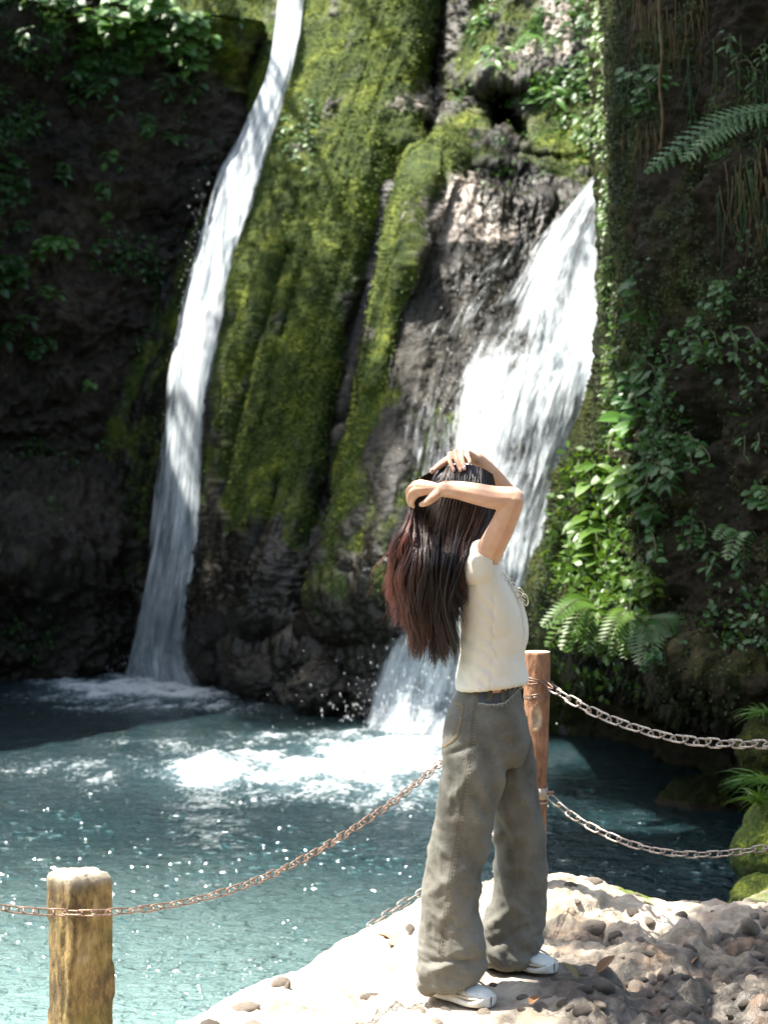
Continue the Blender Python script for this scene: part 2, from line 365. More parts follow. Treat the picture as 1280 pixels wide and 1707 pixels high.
# pale lime patches are the rock's own colour
def add_pale(mat, c0=(.16, .13, .11), c1=(.42, .37, .32)):
    t = mat.node_tree; b = t.nodes['Principled BSDF']; src = b.inputs['Base Color'].links[0].from_socket
    at = t.nodes.new('ShaderNodeAttribute'); at.attribute_name = 'pale'
    tc = t.nodes.new('ShaderNodeTexCoord'); nz = t.nodes.new('ShaderNodeTexNoise'); nz.inputs['Scale'].default_value = 14; nz.inputs['Detail'].default_value = 6
    t.links.new(tc.outputs['Object'], nz.inputs['Vector'])
    rp = t.nodes.new('ShaderNodeValToRGB'); rp.color_ramp.elements[0].position = .35; rp.color_ramp.elements[1].position = .65
    rp.color_ramp.elements[0].color = (*c0, 1); rp.color_ramp.elements[1].color = (*c1, 1); t.links.new(nz.outputs[0], rp.inputs[0])
    ad = t.nodes.new('ShaderNodeMath'); ad.operation = 'ADD'; t.links.new(at.outputs['Fac'], ad.inputs[0]); t.links.new(nz.outputs[0], ad.inputs[1])
    r2 = t.nodes.new('ShaderNodeValToRGB'); r2.color_ramp.elements[0].position = .78; r2.color_ramp.elements[1].position = .98; t.links.new(ad.outputs[0], r2.inputs[0])
    mx = t.nodes.new('ShaderNodeMix'); mx.data_type = 'RGBA'; t.links.new(r2.outputs[0], mx.inputs[0]); t.links.new(src, mx.inputs[6]); t.links.new(rp.outputs[0], mx.inputs[7])
    t.links.new(mx.outputs[2], b.inputs['Base Color'])
add_pale(M_c)
cliff_c = relief('rock_cliff', c_rows, 90, 1120, -400, 1262, 1.9, c_disp, M_c,
    crease=[([(745, -300), (738, 0), (722, 120), (712, 235)], 17, .95), ([(705, 300), (690, 380), (668, 470), (640, 560), (618, 640)], 14, -.35), ([(470, 300), (440, 420), (400, 560)], 12, .25), ([(700, 240), (672, 330), (650, 430), (620, 540), (596, 650), (585, 720)], 9, .95),
            ([(560, 700), (548, 850), (530, 1000)], 10, .35), ([(480, 420), (440, 560), (405, 700), (380, 830)], 10, .35), ([(465, 800), (420, 960), (395, 1060)], 7, .3),
            ([(600, 650), (570, 780), (555, 900), (500, 1060)], 9, .3), ([(770, 320), (790, 250), (880, 262), (1000, 275)], 10, .35)],
    ext=c_ext, attrs=c_attr)
# ---- left cliff
l_rows = [
 (-1500, [(-900, 22), (0, 24), (420, 27)]),
 (-500, [(-900, 17), (-100, 20), (200, 22), (420, 25)]),
 (-80, [(-900, 13.5), (-100, 18.4), (100, 20.0), (200, 21.2), (330, 22.6), (400, 24.2), (470, 26)]),
 (60,  [(-900, 13.5), (-100, 18.3), (80, 19.6), (200, 20.9), (300, 22.0), (390, 23.6), (440, 25)]),
 (200, [(-900, 13.8), (-100, 18.4), (100, 19.6), (200, 20.9), (300, 22.2), (350, 23.0), (430, 25)]),
 (340, [(-900, 14), (-100, 18.4), (100, 19.4), (200, 20.6), (280, 21.8), (320, 22.6), (400, 24.5)]),
 (372, [(-900, 14.4), (-100, 19.0), (100, 20.1), (200, 21.1), (280, 22.1), (310, 22.6), (400, 24.5)]),
 (480, [(-900, 14.2), (-100, 18.7), (120, 19.8), (200, 20.8), (260, 21.6), (290, 22.4), (380, 24)]),
 (640, [(-900, 14.2), (-100, 18.7), (100, 19.9), (200, 20.8), (240, 21.5), (270, 22.2), (360, 23.6)]),
 (720, [(-900, 14.6), (-100, 19.3), (60, 20.1), (200, 21.2), (250, 21.9), (360, 23.2)]),
 (900, [(-900, 15.2), (-100, 19.6), (50, 20.1), (180, 21.2), (240, 21.9), (360, 22.9)]),
 (1060, [(-900, 16), (-100, 20.2), (60, 20.5), (180, 21.2), (240, 21.7), (360, 22.6)]),
 (1160, [(-900, 17), (-100, 20.7), (60, 20.9), (180, 21.4), (240, 21.7), (360, 22.5)]),
]
def l_attr(PX, PY, V, N):
    n = fbm(V * 1.4, 5, 103); n2 = fbm(V * 5, 4, 108)
    m = .16 + .5 * n + .3 * n2 + blobs(PX, PY, [(350, 60, 60, 110, 0, .45), (160, 20, 200, 60, 0, .22), (200, 780, 120, 200, 0, .2), (20, 440, 80, 80, 0, .15)])
    wet = .35 + .9 * fbm(V * 2, 4, 121) + .4 * sstep(700, 1000, PY)
    return dict(moss=np.clip(m, 0, 1), wet=np.clip(wet, 0, 1))
def l_disp(V, PX, PY, A):
    q = V * np.array([.55, .55, 1.0])
    f1, f21, _ = worley(V * np.array([.9, .9, 1.5]) + .4 * fbm(V * 1.5, 3, 7)[..., None], 5)
    return .16 * (.55 - f1) + .30 * fbm(q * 1.2 + .2 * fbm(V * 2, 2, 3)[..., None], 5, 131, .6, ridge=True) + .12 * fbm(V * np.array([3, 3, 7]), 4, 133, .6) + .17 * fbm(V * 2.6, 5, 140, .6, True) + .06 * fbm(V * 9, 4, 144, .6, True)
cliff_l = relief('rock_cliff', l_rows, -900, 470, -400, 1160, 2.7, l_disp, M_rock_l,
    ext=lambda PX, PY, Y: Y + np.maximum(0, np.interp(PX, [-900, 0, 200, 330, 470], [-160, -75, -45, -25, -20]) - PY) * .09 + .88 * np.maximum(0, 22.5 + (PX - 60) * .003 - Y) * sstep(-230, -50, PX) * sstep(960, 760, PY),
    post=lambda V, PX, PY: np.stack([V[..., 0], V[..., 1], np.where(V[..., 2] > 7.0, 7.0 + (V[..., 2] - 7.0) * .08, V[..., 2])], -1),
    crease=[([(-100, 385), (150, 372), (290, 340), (380, 300)], 16, .5), ([(-100, 800), (60, 770), (170, 690), (230, 600)], 14, .5), ([(120, 200), (60, 120), (0, 60)], 12, .3),
            ([(-100, 610), (80, 660), (180, 640)], 12, .35)], attrs=l_attr)
# ---- right cliff, nearer the camera, overhanging a dark hollow
r_rows = [
 (-1500, [(1000, 22), (1012, 15.5), (1280, 14), (2200, 9)]),
 (-100, [(980, 24), (1000, 19), (1012, 13.6), (1100, 12.9), (1280, 11.8), (2200, 7.5)]),
 (300, [(985, 22), (1003, 18), (1013, 13.4), (1100, 12.6), (1280, 11.5), (2200, 7.5)]),
 (600, [(980, 20), (1005, 16.6), (1021, 13.3), (1100, 12.5), (1280, 11.3), (2200, 7.5)]),
 (700, [(950, 18), (985, 16.2), (1008, 13.3), (1100, 12.4), (1280, 11.2), (2200, 7.5)]),
 (850, [(900, 17.5), (935, 15.8), (962, 13.4), (1080, 12.2), (1280, 11.1), (2200, 7.5)]),
 (1000, [(860, 16.6), (893, 14.8), (925, 13.0), (1060, 12.0), (1280, 11.0), (2200, 7.5)]),
 (1060, [(850, 16.4), (890, 15.5), (910, 13.0), (1060, 12.0), (1280, 10.9), (2200, 7.5)]),
]
def r_attr(PX, PY, V, N):
    n = fbm(V * 1.6, 5, 203); n2 = fbm(V * 6, 4, 208)
    edge = sstep(60, 10, np.abs(PX - np.interp(PY, [-100, 600, 700, 850, 1000, 1100], [1008, 1016, 995, 940, 905, 900])))
    m = .40 + .5 * n + .3 * n2 + .5 * edge + blobs(PX, PY, [(960, 960, 70, 60, 0, .3)])
    return dict(moss=np.clip(m, 0, 1), wet=np.clip(.1 + .6 * fbm(V * 2, 4, 221), 0, 1), pale=0 * m)
def r_lip(PX):  # where the underside starts
    return np.interp(PX, [850, 905, 960, 1050, 1150, 1280, 1600, 2200], [1040, 1058, 1080, 1110, 1150, 1200, 1330, 1500])
def r_ext(PX, PY, Y):
    u = PY - r_lip(PX) + 14 * fbm(np.stack([PX / 40, PY / 200, PX * 0], -1), 3, 77)
    back = np.maximum(Y, np.interp(PX, [850, 1000, 1150, 1280, 1700, 2200], [16.4, 16.0, 14.6, 13.2, 10.5, 9.3]))
    t = sstep(0, 60, u)
    Y = Y - .35 * np.exp(-((u + 45) / 45) ** 2)
    return Y * (1 - t) + back * t
def r_disp(V, PX, PY, A):
    edge = 1 - .75 * sstep(120, 20, np.abs(PX - 1012)) * (PY < 760)
    f1, f21, _ = worley(V * 1.7, 15)
    sm = sstep(905, 990, PX)
    return .05 * fbm(V * 7, 4, 249, .65) + .05 * (.5 - worley(V * 9, 18)[0]) + (.2 + .8 * sm) * (.30 * fbm(V * .9, 3, 231) + .16 * fbm(V * 2.4, 5, 240, .6, True) + .06 * fbm(V * 8, 4, 244, .65) + .03 * fbm(V * 24, 2, 247) + .22 * (.5 - f1)) * edge
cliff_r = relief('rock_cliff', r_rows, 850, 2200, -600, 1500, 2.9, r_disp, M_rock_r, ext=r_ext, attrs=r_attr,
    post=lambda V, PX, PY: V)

B_c, B_l, B_r = o_bvh[cliff_c.name], o_bvh[cliff_l.name], o_bvh[cliff_r.name]
def hit(bvh, px, py):
    d = P(px, py, 10) - Vector((0, 0, CAMZ))
    r = bvh.ray_cast(Vector((0, 0, CAMZ)), d.normalized())
    return (r[0], (-r[1] if r[1].dot(d) > 0 else r[1])) if r[0] else (None, None)
def hit_any(px, py):
    best = None
    for b in (B_c, B_l, B_r):
        p, n = hit(b, px, py)
        if p and (best is None or p.y < best[0].y): best = (p, n)
    return best

# ---- the rocky bank in front
WATER = -0.5
EDGE = np.array([(-4.0, 3.2), (-2.0, 3.9), (-1.1, 4.6), (-.78, 5.3), (-.67, 5.75), (-.45, 6.1), (-.16, 6.58), (.13, 7.03), (.42, 7.17), (.645, 7.28), (.80, 7.33), (.93, 7.30), (1.05, 7.26), (1.28, 7.45), (1.40, 7.65), (1.55, 7.8), (2.2, 8.3), (3.2, 9.5), (6, 11)])
ZK = np.array([(-1.1, 4.6, -.3), (-.78, 5.3, -.08), (-.67, 5.75, .0), (-.45, 6.1, .035), (-.16, 6.58, .075), (.13, 7.03, .12), (.42, 7.17, .165), (.645, 7.25, .17), (.80, 7.3, .105), (.93, 7.2, .06), (1.05, 7.2, .015), (1.28, 7.4, -.035), (1.45, 7.6, -.02), (2.2, 8, .1),
               (.24, 6.0, -.02), (.46, 6.22, .025), (.0, 5.9, -.005), (-.4, 5.6, -.03), (.9, 6.0, -.05), (1.2, 6.4, -.04), (1.1, 5.6, -.05), (.7, 6.7, .05), (.3, 6.6, .07), (0, 5, -.05), (1.5, 5, 0), (1.9, 6.6, .05), (-.5, 4, -.1), (2, 3, .0), (0, 3, -.02), (.15, 5.9, -.02), (1.0, 6.8, -.01)])
FEET = [(.255, 5.97, .014), (.455, 6.20, .060)]
def bank_z(X, Yy, fine=True):
    d = (X[..., None] - ZK[:, 0]) ** 2 + (Yy[..., None] - ZK[:, 1]) ** 2
    wgt = 1 / (d + .012) ** 1.6; z = (wgt * ZK[:, 2]).sum(-1) / wgt.sum(-1)
    P3 = np.stack([X, Yy, 0 * X], -1)
    ye = np.interp(X, EDGE[:, 0], EDGE[:, 1]) + .06 * fbm(P3 * 2.2, 3, 71) + .03 * fbm(P3 * 9, 2, 72)
    slope = np.gradient(np.interp(np.linspace(-4, 6, 500), EDGE[:, 0], EDGE[:, 1]), 10 / 499)
    cosn = 1 / np.sqrt(1 + np.interp(X, np.linspace(-4, 6, 500), slope) ** 2)
    e = (Yy - ye) * cosn                         # signed distance past the edge
    relax = sstep(-.02, -.35, e)
    if fine:
        f1, f21, idd = worley(P3 * np.array([6.5, 7.5, 1]) + .25 * fbm(P3 * 4, 2, 5)[..., None], 31)
        g1, g21, _ = worley(P3 * np.array([15, 17, 1]) + .3, 37)
        right = sstep(.1, .8, X + .35 * fbm(P3 * 1.5, 2, 9) + .5 * sstep(6.4, 5.8, Yy))
        pit, _p, _i = worley(P3 * np.array([24, 28, 1]) + .7, 41)
        n = .018 * np.minimum(pit - .35, 0) * (1 - right) * sstep(-.2, .3, fbm(P3 * 3, 2, 43)) * 3 + (.022 + .055 * right) * (.42 - f1) * (.3 + 1.4 * idd) + .022 * (.4 - g1) * (.4 + .6 * right)
        n += .075 * fbm(P3 * 2.4, 4, 81, ridge=True) * (.22 + .75 * right) + .022 * fbm(P3 * 14, 4, 84, .6, True) - .02
        for fx, fy, fz in FEET:
            q = np.exp(-(((X - fx - .03) / .20) ** 2 + ((Yy - fy + .05) / .16) ** 2) ** 2)
            z = z * (1 - q) + (fz - .020) * q; n = n * (1 - .96 * q)
        z = z + n * (.35 + .65 * relax)
    drop = np.where(e > -.06, -((np.maximum(e + .06, 0)) ** 1.15) * 3.2, 0)
    drop = drop + np.where(e > 0, .10 * fbm(P3 * 5, 3, 90), 0)
    return np.maximum(z + drop, -1.6)
xs = np.concatenate([np.arange(-1.7, -.9, .03), np.arange(-.9, 1.75, .0075), np.arange(1.75, 3.5, .03)])
ys = np.concatenate([np.arange(3.5, 5.5, .03), np.arange(5.5, 7.9, .0075), np.arange(7.9, 9, .04)])
XX, YY = np.meshgrid(xs, ys); ZZ = bank_z(XX, YY)
Vb = np.stack([XX, YY, ZZ], -1)
P3 = np.stack([XX, YY, 0 * XX], -1)
moss_b = .06 + .45 * fbm(P3 * 3, 4, 95) + .25 * fbm(P3 * 14, 3, 96)
moss_b += .8 * np.exp(-((XX - .93) / .09) ** 2 - ((YY - 7.22) / .12) ** 2) + .5 * np.exp(-((XX - .70) / .07) ** 2 - ((YY - 7.0) / .1) ** 2) + .35 * np.exp(-((XX - 1.3) / .3) ** 2 - ((YY - 7.42) / .1) ** 2) + .55 * np.exp(-((XX - 1.45) / .12) ** 2 - ((YY - 7.6) / .15) ** 2)
moss_b += .5 * sstep(.04, -.3, ZZ) * (YY > 6)
wet_b = np.clip(.1 + sstep(.0, .9, XX) * sstep(6.7, 5.9, YY) * .8 + .8 * fbm(P3 * 3, 3, 99), 0, 1)
m = NT('bank_rock'); co = m.co()
n1 = m.noise(3, 6, .62, co); n2 = m.noise(22, 6, .65, co); n3 = m.noise(120, 4, .6, co); vr = m.n('TexVoronoi'); vr.inputs['Scale'].default_value = 13; m.set(vr, 'Vector', co)
col = m.ramp(m.math('ADD', m.math('MULTIPLY', n1, .5), m.math('MULTIPLY', n2, .5)), [(.30, (.12, .085, .055)), (.40, (.30, .24, .18)), (.52, (.42, .36, .28)), (.7, (.52, .46, .38))])
hs = m.n('HueSaturation'); hs.inputs['Saturation'].default_value = .12; m.set(hs, 'Color', vr.outputs['Color']); col = m.mix(.4, col, hs.outputs[0], 'SOFT_LIGHT')
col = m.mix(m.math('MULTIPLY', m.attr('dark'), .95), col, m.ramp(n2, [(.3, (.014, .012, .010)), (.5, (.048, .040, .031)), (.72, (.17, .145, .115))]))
rust = m.ramp(m.noise(5.5, 4, .6, co), [(.52, 0.0), (.66, .7)]); col = m.mix(rust.outputs[0], col, (.22, .14, .085))
mo = m.math('ADD', m.math('MULTIPLY', m.math('SUBTRACT', m.attr('moss'), .6), 4.0), m.math('MULTIPLY', n2, .8), True)
col = m.mix(mo, col, m.ramp(n3, [(.3, (.03, .05, .008)), (.7, (.16, .2, .03))]))
rg = m.math('SUBTRACT', m.math('MULTIPLY_ADD', m.attr('wet'), -.45), 0.0); rg.node.inputs[0].links[0].from_node.inputs[2].default_value = .85
bb = m.bump(n2, .8, .012); bb = m.bump(n3, .7, .004, bb)
m.P(Base_Color=col, Roughness=rg, Normal=bb); M_bank = m.m
g1_, g21_, gid = worley(P3 * np.array([6.5, 7.5, 1]) + .25 * fbm(P3 * 4, 2, 5)[..., None], 31)
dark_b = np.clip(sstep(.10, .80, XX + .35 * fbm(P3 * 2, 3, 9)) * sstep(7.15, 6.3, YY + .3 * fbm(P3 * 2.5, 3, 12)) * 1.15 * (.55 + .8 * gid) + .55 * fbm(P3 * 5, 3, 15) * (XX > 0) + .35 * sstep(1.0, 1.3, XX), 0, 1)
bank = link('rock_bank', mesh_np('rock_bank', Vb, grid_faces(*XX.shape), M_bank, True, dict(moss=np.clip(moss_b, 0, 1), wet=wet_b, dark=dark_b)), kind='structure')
# wide forest ground around and behind, and the pool's bed
def zone(name, x0, x1, y0, y1, n, fz, mat):
    X, Y_ = np.meshgrid(np.linspace(x0, x1, n), np.linspace(y0, y1, n)); Z = fz(X, Y_)
    return link(name, mesh_np(name, np.stack([X, Y_, Z], -1), grid_faces(n, n), mat), kind='structure')
m = NT('forest_floor'); nn = m.noise(2, 6, .6, m.co()); m.P(Base_Color=m.ramp(nn, [(.3, (.05, .04, .025)), (.7, (.14, .12, .08))]), Roughness=.95); M_floor = m.m
zone('ground', -60, 60, -80, 3.6, 60, lambda X, Y_: -.12 + .1 * fbm(np.stack([X, Y_, 0 * X], -1) * .3, 3, 4) + .0 * X - 2.2 * sstep(2.6, 3.6, Y_) * (X < -1.5), M_floor)
m = NT('pool_bed'); nn = m.noise(3, 5, .6, m.co()); m.P(Base_Color=m.ramp(nn, [(.3, (.08, .09, .08)), (.7, (.2, .2, .17))]), Roughness=.9)
zone('pool_bed', -60, 60, 2.5, 120, 20, lambda X, Y_: -1.9 + 0 * X, m.m)
# ================================================================ the pool
ty = np.concatenate([np.linspace(3.0, 7.0, 20)[:-1], FPX * 2.1 / np.linspace(970, 300, 430), np.linspace(23.2, 30, 12)])
tx = np.linspace(-.42, .42, 620)
TX, TY = np.meshgrid(tx, ty); WX = TX * TY; WY = TY.copy()
P3 = np.stack([WX, WY, 0 * WX], -1)
WPX = 640 + TX * FPX; WPY = 800 + (CAMZ - WATER) / WY * FPX
fl = fbm(np.stack([WX * 2.0, WY * 1.1, 0 * WX], -1), 5, 301, .6); fs = fbm(np.stack([WX * 5, WY * 2.6, 0 * WX], -1) + .6 * fl[..., None], 5, 305, .65)
foam = blobs(WX, WY, [(-2.4, 19.7, .85, 1.5, 0, 2.0), (-1.7, 19.3, .8, .7, -20, .6), (-3.2, 20.0, .5, .8, 0, .7), (-1.2, 18.0, .6, .5, -25, .3),
                      (.35, 15.3, .8, 1.0, 0, 1.15), (-.1, 14.6, 1.25, 1.3, 0, 1.0), (-1.2, 14.0, .4, .6, 0, .7), (-.5, 13.6, 1.4, .8, 10, .52), (-2.2, 14.4, .9, .7, 0, .30), (.3, 12.9, .7, .5, 0, .55), (-1.6, 15.8, 1.1, .4, 15, .3)])
foam = foam * sstep(1.15, .75, WX)
foam_m = np.clip(foam * .50 + fl * 1.25 * np.clip(foam * 2, 0, 1) + fs * 1.1 * np.clip(foam * 2 + .05, 0, 1), 0, 1)
aer = np.clip(foam * .9 + fl * .6 * np.clip(foam * 2, 0, 1), 0, 1) ** 1.5
turb = np.clip(foam, 0, 1)
wav = .028 * fbm(np.stack([WX * 1.2, WY * 1.5, 0 * WX], -1), 4, 311) + .012 * fbm(np.stack([WX * 4.5, WY * 5.5, 0 * WX], -1) + .5 * fl[..., None], 4, 315, .6)
wav += turb * (.07 * fs + .02) + .12 * np.exp(-((WX + 1.22) / .22) ** 2 - ((WY - 14.15) / .3) ** 2)
WZ = WATER + wav
m = NT('pool_water'); co = m.co()
sh = m.attr('shallow_sunlit')
nz = m.noise(.7, 4, .6, co)
col = m.mix(sh, m.ramp(nz, [(.35, (.007, .019, .022)), (.7, (.012, .030, .034))]), (.20, .31, .295))
v1 = m.noise(5, 4, .62, m.co((1, 1.3, 1)), .4); v2 = m.noise(17, 4, .65, m.co((1, 1.5, 1)), .3)
v3 = m.noise(11, 2, .5, m.co((.75, 1.2, 1)), .6)
b = m.bump(v1, 1.0, .10); b = m.bump(v2, 1.0, .03, b); b = m.bump(v3, .8, .05, b)
col = m.mix(m.attr('aer'), col, (.065, .115, .13))
m.P(Base_Color=col, Roughness=.08, IOR=1.33, Normal=b)
fo = m.n('BsdfPrincipled'); fo.inputs['Roughness'].default_value = .6
fn = m.noise(26, 6, .7, m.co((1, .6, 1)), .5); m.set(fo, 'Base Color', m.mix(m.math('MULTIPLY', m.math('POWER', m.attr('foam'), 2.0), .9), m.ramp(fn, [(.35, (.20, .30, .35)), (.58, (.52, .58, .61)), (.7, (.75, .78, .79))]), (.82, .86, .88))); m.set(fo, 'Normal', m.bump(fn, .8, .05))
ff = m.math('ADD', m.math('MULTIPLY', m.math('SUBTRACT', m.attr('foam'), .29), 1.5), m.math('MULTIPLY', m.math('SUBTRACT', fn, .5), 3.2), True)
mx = m.n('MixShader'); m.set(mx, 0, ff); m.set(mx, 1, m.b.outputs[0]); m.set(mx, 2, fo.outputs[0]); m.t.links.new(mx.outputs[0], m.out.inputs[0])
shallow_sunlit = np.clip(1.15 - np.hypot((WX + 1.6) / 3.3, (WY - 6.2) / 4.6), 0, 1) ** 1.35  # paler near the bank: shallow bed plus sunlight put into the colour
water = link('pool_water', mesh_np('pool_water', np.stack([WX, WY, WZ], -1), grid_faces(*WX.shape), m.m, True, dict(foam=foam_m, shallow_sunlit=shallow_sunlit, aer=aer)), kind='structure')

# small wavelets added where the pool sparkles, facets tilted to throw sun glints
rngw = np.random.RandomState(9); W_ = []
pxw = rngw.uniform(-60, 1250, 60000); pyw = rngw.uniform(1130, 1760, 60000); yw = (CAMZ - WATER) / (pyw - 800) * FPX; xw = (pxw - 640) / FPX * yw
c1 = fbm(np.stack([xw * 1.1, yw * .9, 3 + 0 * xw], 1), 3, 333); c2 = fbm(np.stack([xw * 4, yw * 3, 5 + 0 * xw], 1), 2, 337)
dn = .9 * np.exp(-((pyw - 1440) / 75) ** 2) + .55 * np.exp(-((pyw - 1640) / 70) ** 2) * (pxw < 520) + .22 * (pyw > 1330) + .3 * np.exp(-((pyw - 1170) / 30) ** 2 - ((pxw - 420) / 160) ** 2)
dn = dn * np.where(pxw > 880, .25, 1) * np.clip(.25 + 2.2 * c1 + 1.3 * c2, 0, 1); ok = rngw.rand(60000) < dn
W_ = list(zip(xw[ok][:800], yw[ok][:800]))
nu_, nv_ = 10, 6; VV = []; FF = []
for x, y in W_:
    rx = rngw.uniform(.010, .034) ** 1.0 * rngw.choice([.8, 1.2, 2.0]) * (.6 + y / 22); ry = rngw.uniform(.004, .0095) * (.6 + y / 22); h = ry * rngw.uniform(.74, 1.08); o_ = len(VV)
    a = -.33 + rngw.normal(0, .17); z0 = float(np.interp(y, ty, WZ[:, int(np.clip((x / y + .42) / .84 * 619, 0, 619))])) - .0015
    for i_ in range(nv_):
        f_ = i_ / (nv_ - 1)
        for j in range(nu_):
            th = 2 * math.pi * j / nu_; u_, v_ = rx * f_ * math.cos(th), ry * f_ * math.sin(th)
            VV.append((x + u_ * math.cos(a) - v_ * math.sin(a), y + u_ * math.sin(a) + v_ * math.cos(a), z0 + h * (1 - math.sqrt(f_ * f_ + .02)) + 1e-5 * j))
    for i_ in range(nv_ - 1):
        for j in range(nu_): FF.append((o_ + i_ * nu_ + j, o_ + (i_ + 1) * nu_ + j, o_ + (i_ + 1) * nu_ + (j + 1) % nu_, o_ + i_ * nu_ + (j + 1) % nu_))
m = NT('wavelet_water'); co = m.co(); m.P(Base_Color=(.015, .055, .06), Roughness=.12, IOR=1.33); m.b.inputs['Specular IOR Level'].default_value = 1.0
link('wavelets', mesh_np('wavelets', VV, FF, m.m, True), kind='stuff', label='small steep wavelets added for sun glints on the pool')

# ================================================================ falls
def fall_mat(name, lo, hi, edge=.5, dens=1.0):
    m = NT(name); uv = m.n('Attribute', _attribute_name='fu').outputs['Fac']; vv = m.n('Attribute', _attribute_name='fv').outputs['Fac']; sd = m.attr('seed')
    c = m.n('CombineXYZ'); m.set(c, 0, m.math('MULTIPLY', uv, 1.0)); m.set(c, 1, vv); m.set(c, 2, sd)
    def st(su, sv, sc, det=4):
        mp = m.n('Mapping'); m.set(mp, 0, c); mp.inputs['Scale'].default_value = (su, sv, 1); return m.noise(sc, det, .6, mp, .25)
    a = st(1, .10, 9, 6); b2 = st(1, .055, 26, 5); d = st(1, .35, 2.6, 3); g = st(1, .12, 60, 4)
    s = m.math('ADD', m.math('MULTIPLY', a, .55), m.math('ADD', m.math('MULTIPLY', b2, .45), m.math('MULTIPLY', d, .45)))   # mean ~ .72
    col = m.ramp(s, [(.5, (.20, .26, .30)), (.68, (.42, .48, .52)), (.84, (.74, .78, .80))])
    al = m.math('ADD', m.math('MULTIPLY', m.math('SUBTRACT', s, .72), 3.1), m.attr('dens'))
    al = m.math('ADD', al, m.math('MULTIPLY', m.math('SUBTRACT', d, .5), 1.6)); al = m.math('ADD', al, m.math('MULTIPLY', m.math('SUBTRACT', g, .5), 1.1), True)
    bp = m.bump(a, .6, .10); bp = m.bump(b2, .7, .03, bp); bp = m.bump(g, .5, .015, bp)
    m.P(Base_Color=col, Roughness=.45, Alpha=al, Normal=bp); m.b.inputs['Specular IOR Level'].default_value = .35
    tl = m.n('BsdfTranslucent'); m.set(tl, 'Color', (.75, .82, .88)); tr = m.n('BsdfTransparent')
    m2 = m.n('MixShader'); m.set(m2, 0, al); m.set(m2, 1, tr); m.set(m2, 2, tl)
    mx = m.n('MixShader'); m.set(mx, 0, .22); m.set(mx, 1, m.b.outputs[0]); m.set(mx, 2, m2); m.t.links.new(mx.outputs[0], m.out.inputs[0])
    return m.m
M_fall = fall_mat('falling_water', 0, 1)
def fall(path, Yoff, nu, nv, seed, densf, ysamp, widen=0, wob=.05):
    """path rows: (py, px_left, px_right, Y_left, Y_right)"""
    A = spline(path, nv); u = np.linspace(0, 1, nu)
    py = A[:, 0:1] + 0 * u; pl = A[:, 1:2] - widen; pr = A[:, 2:3] + widen
    px = pl + (pr - pl) * u; Y = A[:, 3:4] + (A[:, 4:5] - A[:, 3:4]) * u + Yoff
    # lie on the rock: read the rock's own depth on a coarse lattice and stay just in front of it
    jj = np.arange(0, nv, 8); ii = np.arange(0, nu, 6); G = np.zeros((len(jj), len(ii)))
    for a_, j in enumerate(jj):
        for b_, i in enumerate(ii):
            h = hit(B_c, px[j, i], py[j, i])[0]; G[a_, b_] = h.y if h else Y[j, i]
    G = np.clip(G, Y[jj][:, ii] - 2, Y[jj][:, ii] + 1.2)
    for _ in range(3):
        Gp = np.pad(G, 1, 'edge'); Gm = (Gp[:-2, 1:-1] + Gp[2:, 1:-1] + Gp[1:-1, :-2] + Gp[1:-1, 2:] + 2 * Gp[1:-1, 1:-1]) / 6; G = np.minimum(Gm, G + .04)
    Gy = np.array([np.interp(np.arange(nv), jj, G[:, k]) for k in range(len(ii))]).T
    Y = np.array([np.interp(np.arange(nu), ii, Gy[k]) for k in range(nv)]) - .16 + Yoff
    V = PN(px, py, Y)
    L = np.concatenate([[0], np.cumsum(np.linalg.norm(np.diff(V[:, nu // 2], axis=0), axis=1))])[:, None] + 0 * u
    W = u[None, :] * np.linalg.norm(V[:, -1] - V[:, 0], axis=1)[:, None].mean() + 0 * L
    N = normals_grid(V); N = np.where(N[..., 1:2] > 0, -N, N)
    q = np.stack([W * 5, L * .6, 0 * L + seed], -1)
    V = V + N * (wob * (fbm(q, 4, seed) + .5 * fbm(q * np.array([3, 2, 1]), 3, seed + 5)) + .10 * np.sin(np.pi * u)[None, :])[..., None]
    dn = densf(u[None, :] + 0 * L, py, px)
    dn = dn + .75 * fbm(np.stack([W * 9, L * .55, 0 * L + seed * 3.1], -1), 4, seed + 40, .65) * (.45 + 1.2 * np.exp(-(u[None, :] / .25) ** 2) + .8 * np.exp(-((1 - u[None, :]) / .15) ** 2))
    return V, dict(fu=W, fv=L, seed=0 * L + seed, dens=dn)
def fall_obj(name, label, layers, mat, group=None):
    o = thing(name, label, 'waterfall', group=group)
    for k, (V, A) in enumerate(layers):
        me = mesh_np('water_sheet', V, grid_faces(*V.shape[:2])[:, ::-1], mat, True, A)
        child('water_sheet', me, o)
    return o
LF = [(-420, 500, 560, 26.2, 26.0), (-150, 488, 528, 24.6, 24.3), (0, 468, 506, 23.9, 23.5), (60, 458, 499, 23.6, 23.2), (140, 440, 482, 23.2, 22.8), (230, 395, 455, 22.9, 22.4), (300, 355, 435, 22.6, 22.0), (390, 328, 408, 22.3, 21.6),
      (500, 300, 380, 22.1, 21.2), (620, 280, 356, 21.9, 20.9), (760, 262, 342, 21.7, 20.7), (900, 244, 334, 21.5, 20.5), (1000, 226, 322, 21.3, 20.4), (1080, 204, 314, 21.1, 20.3), (1120, 188, 326, 20.9, 20.2), (1150, 160, 350, 20.7, 20.1)]
def dl(u, py, px):
    e = sstep(0, .38, u) * sstep(1.0, .84, u)
    return -.80 + 2.1 * e - .12 * sstep(820, 1100, py) * (u < .9) * 0 + .15 * sstep(.4, .9, u)
def dl2(u, py, px):
    e = sstep(0, .35, u) * sstep(1.0, .88, u); return -1.1 + 1.9 * e - .2 * sstep(700, 1050, py)
def dl3(u, py, px):
    return -1.1 + 1.15 * sstep(0, .5, u) * sstep(1, .6, u)
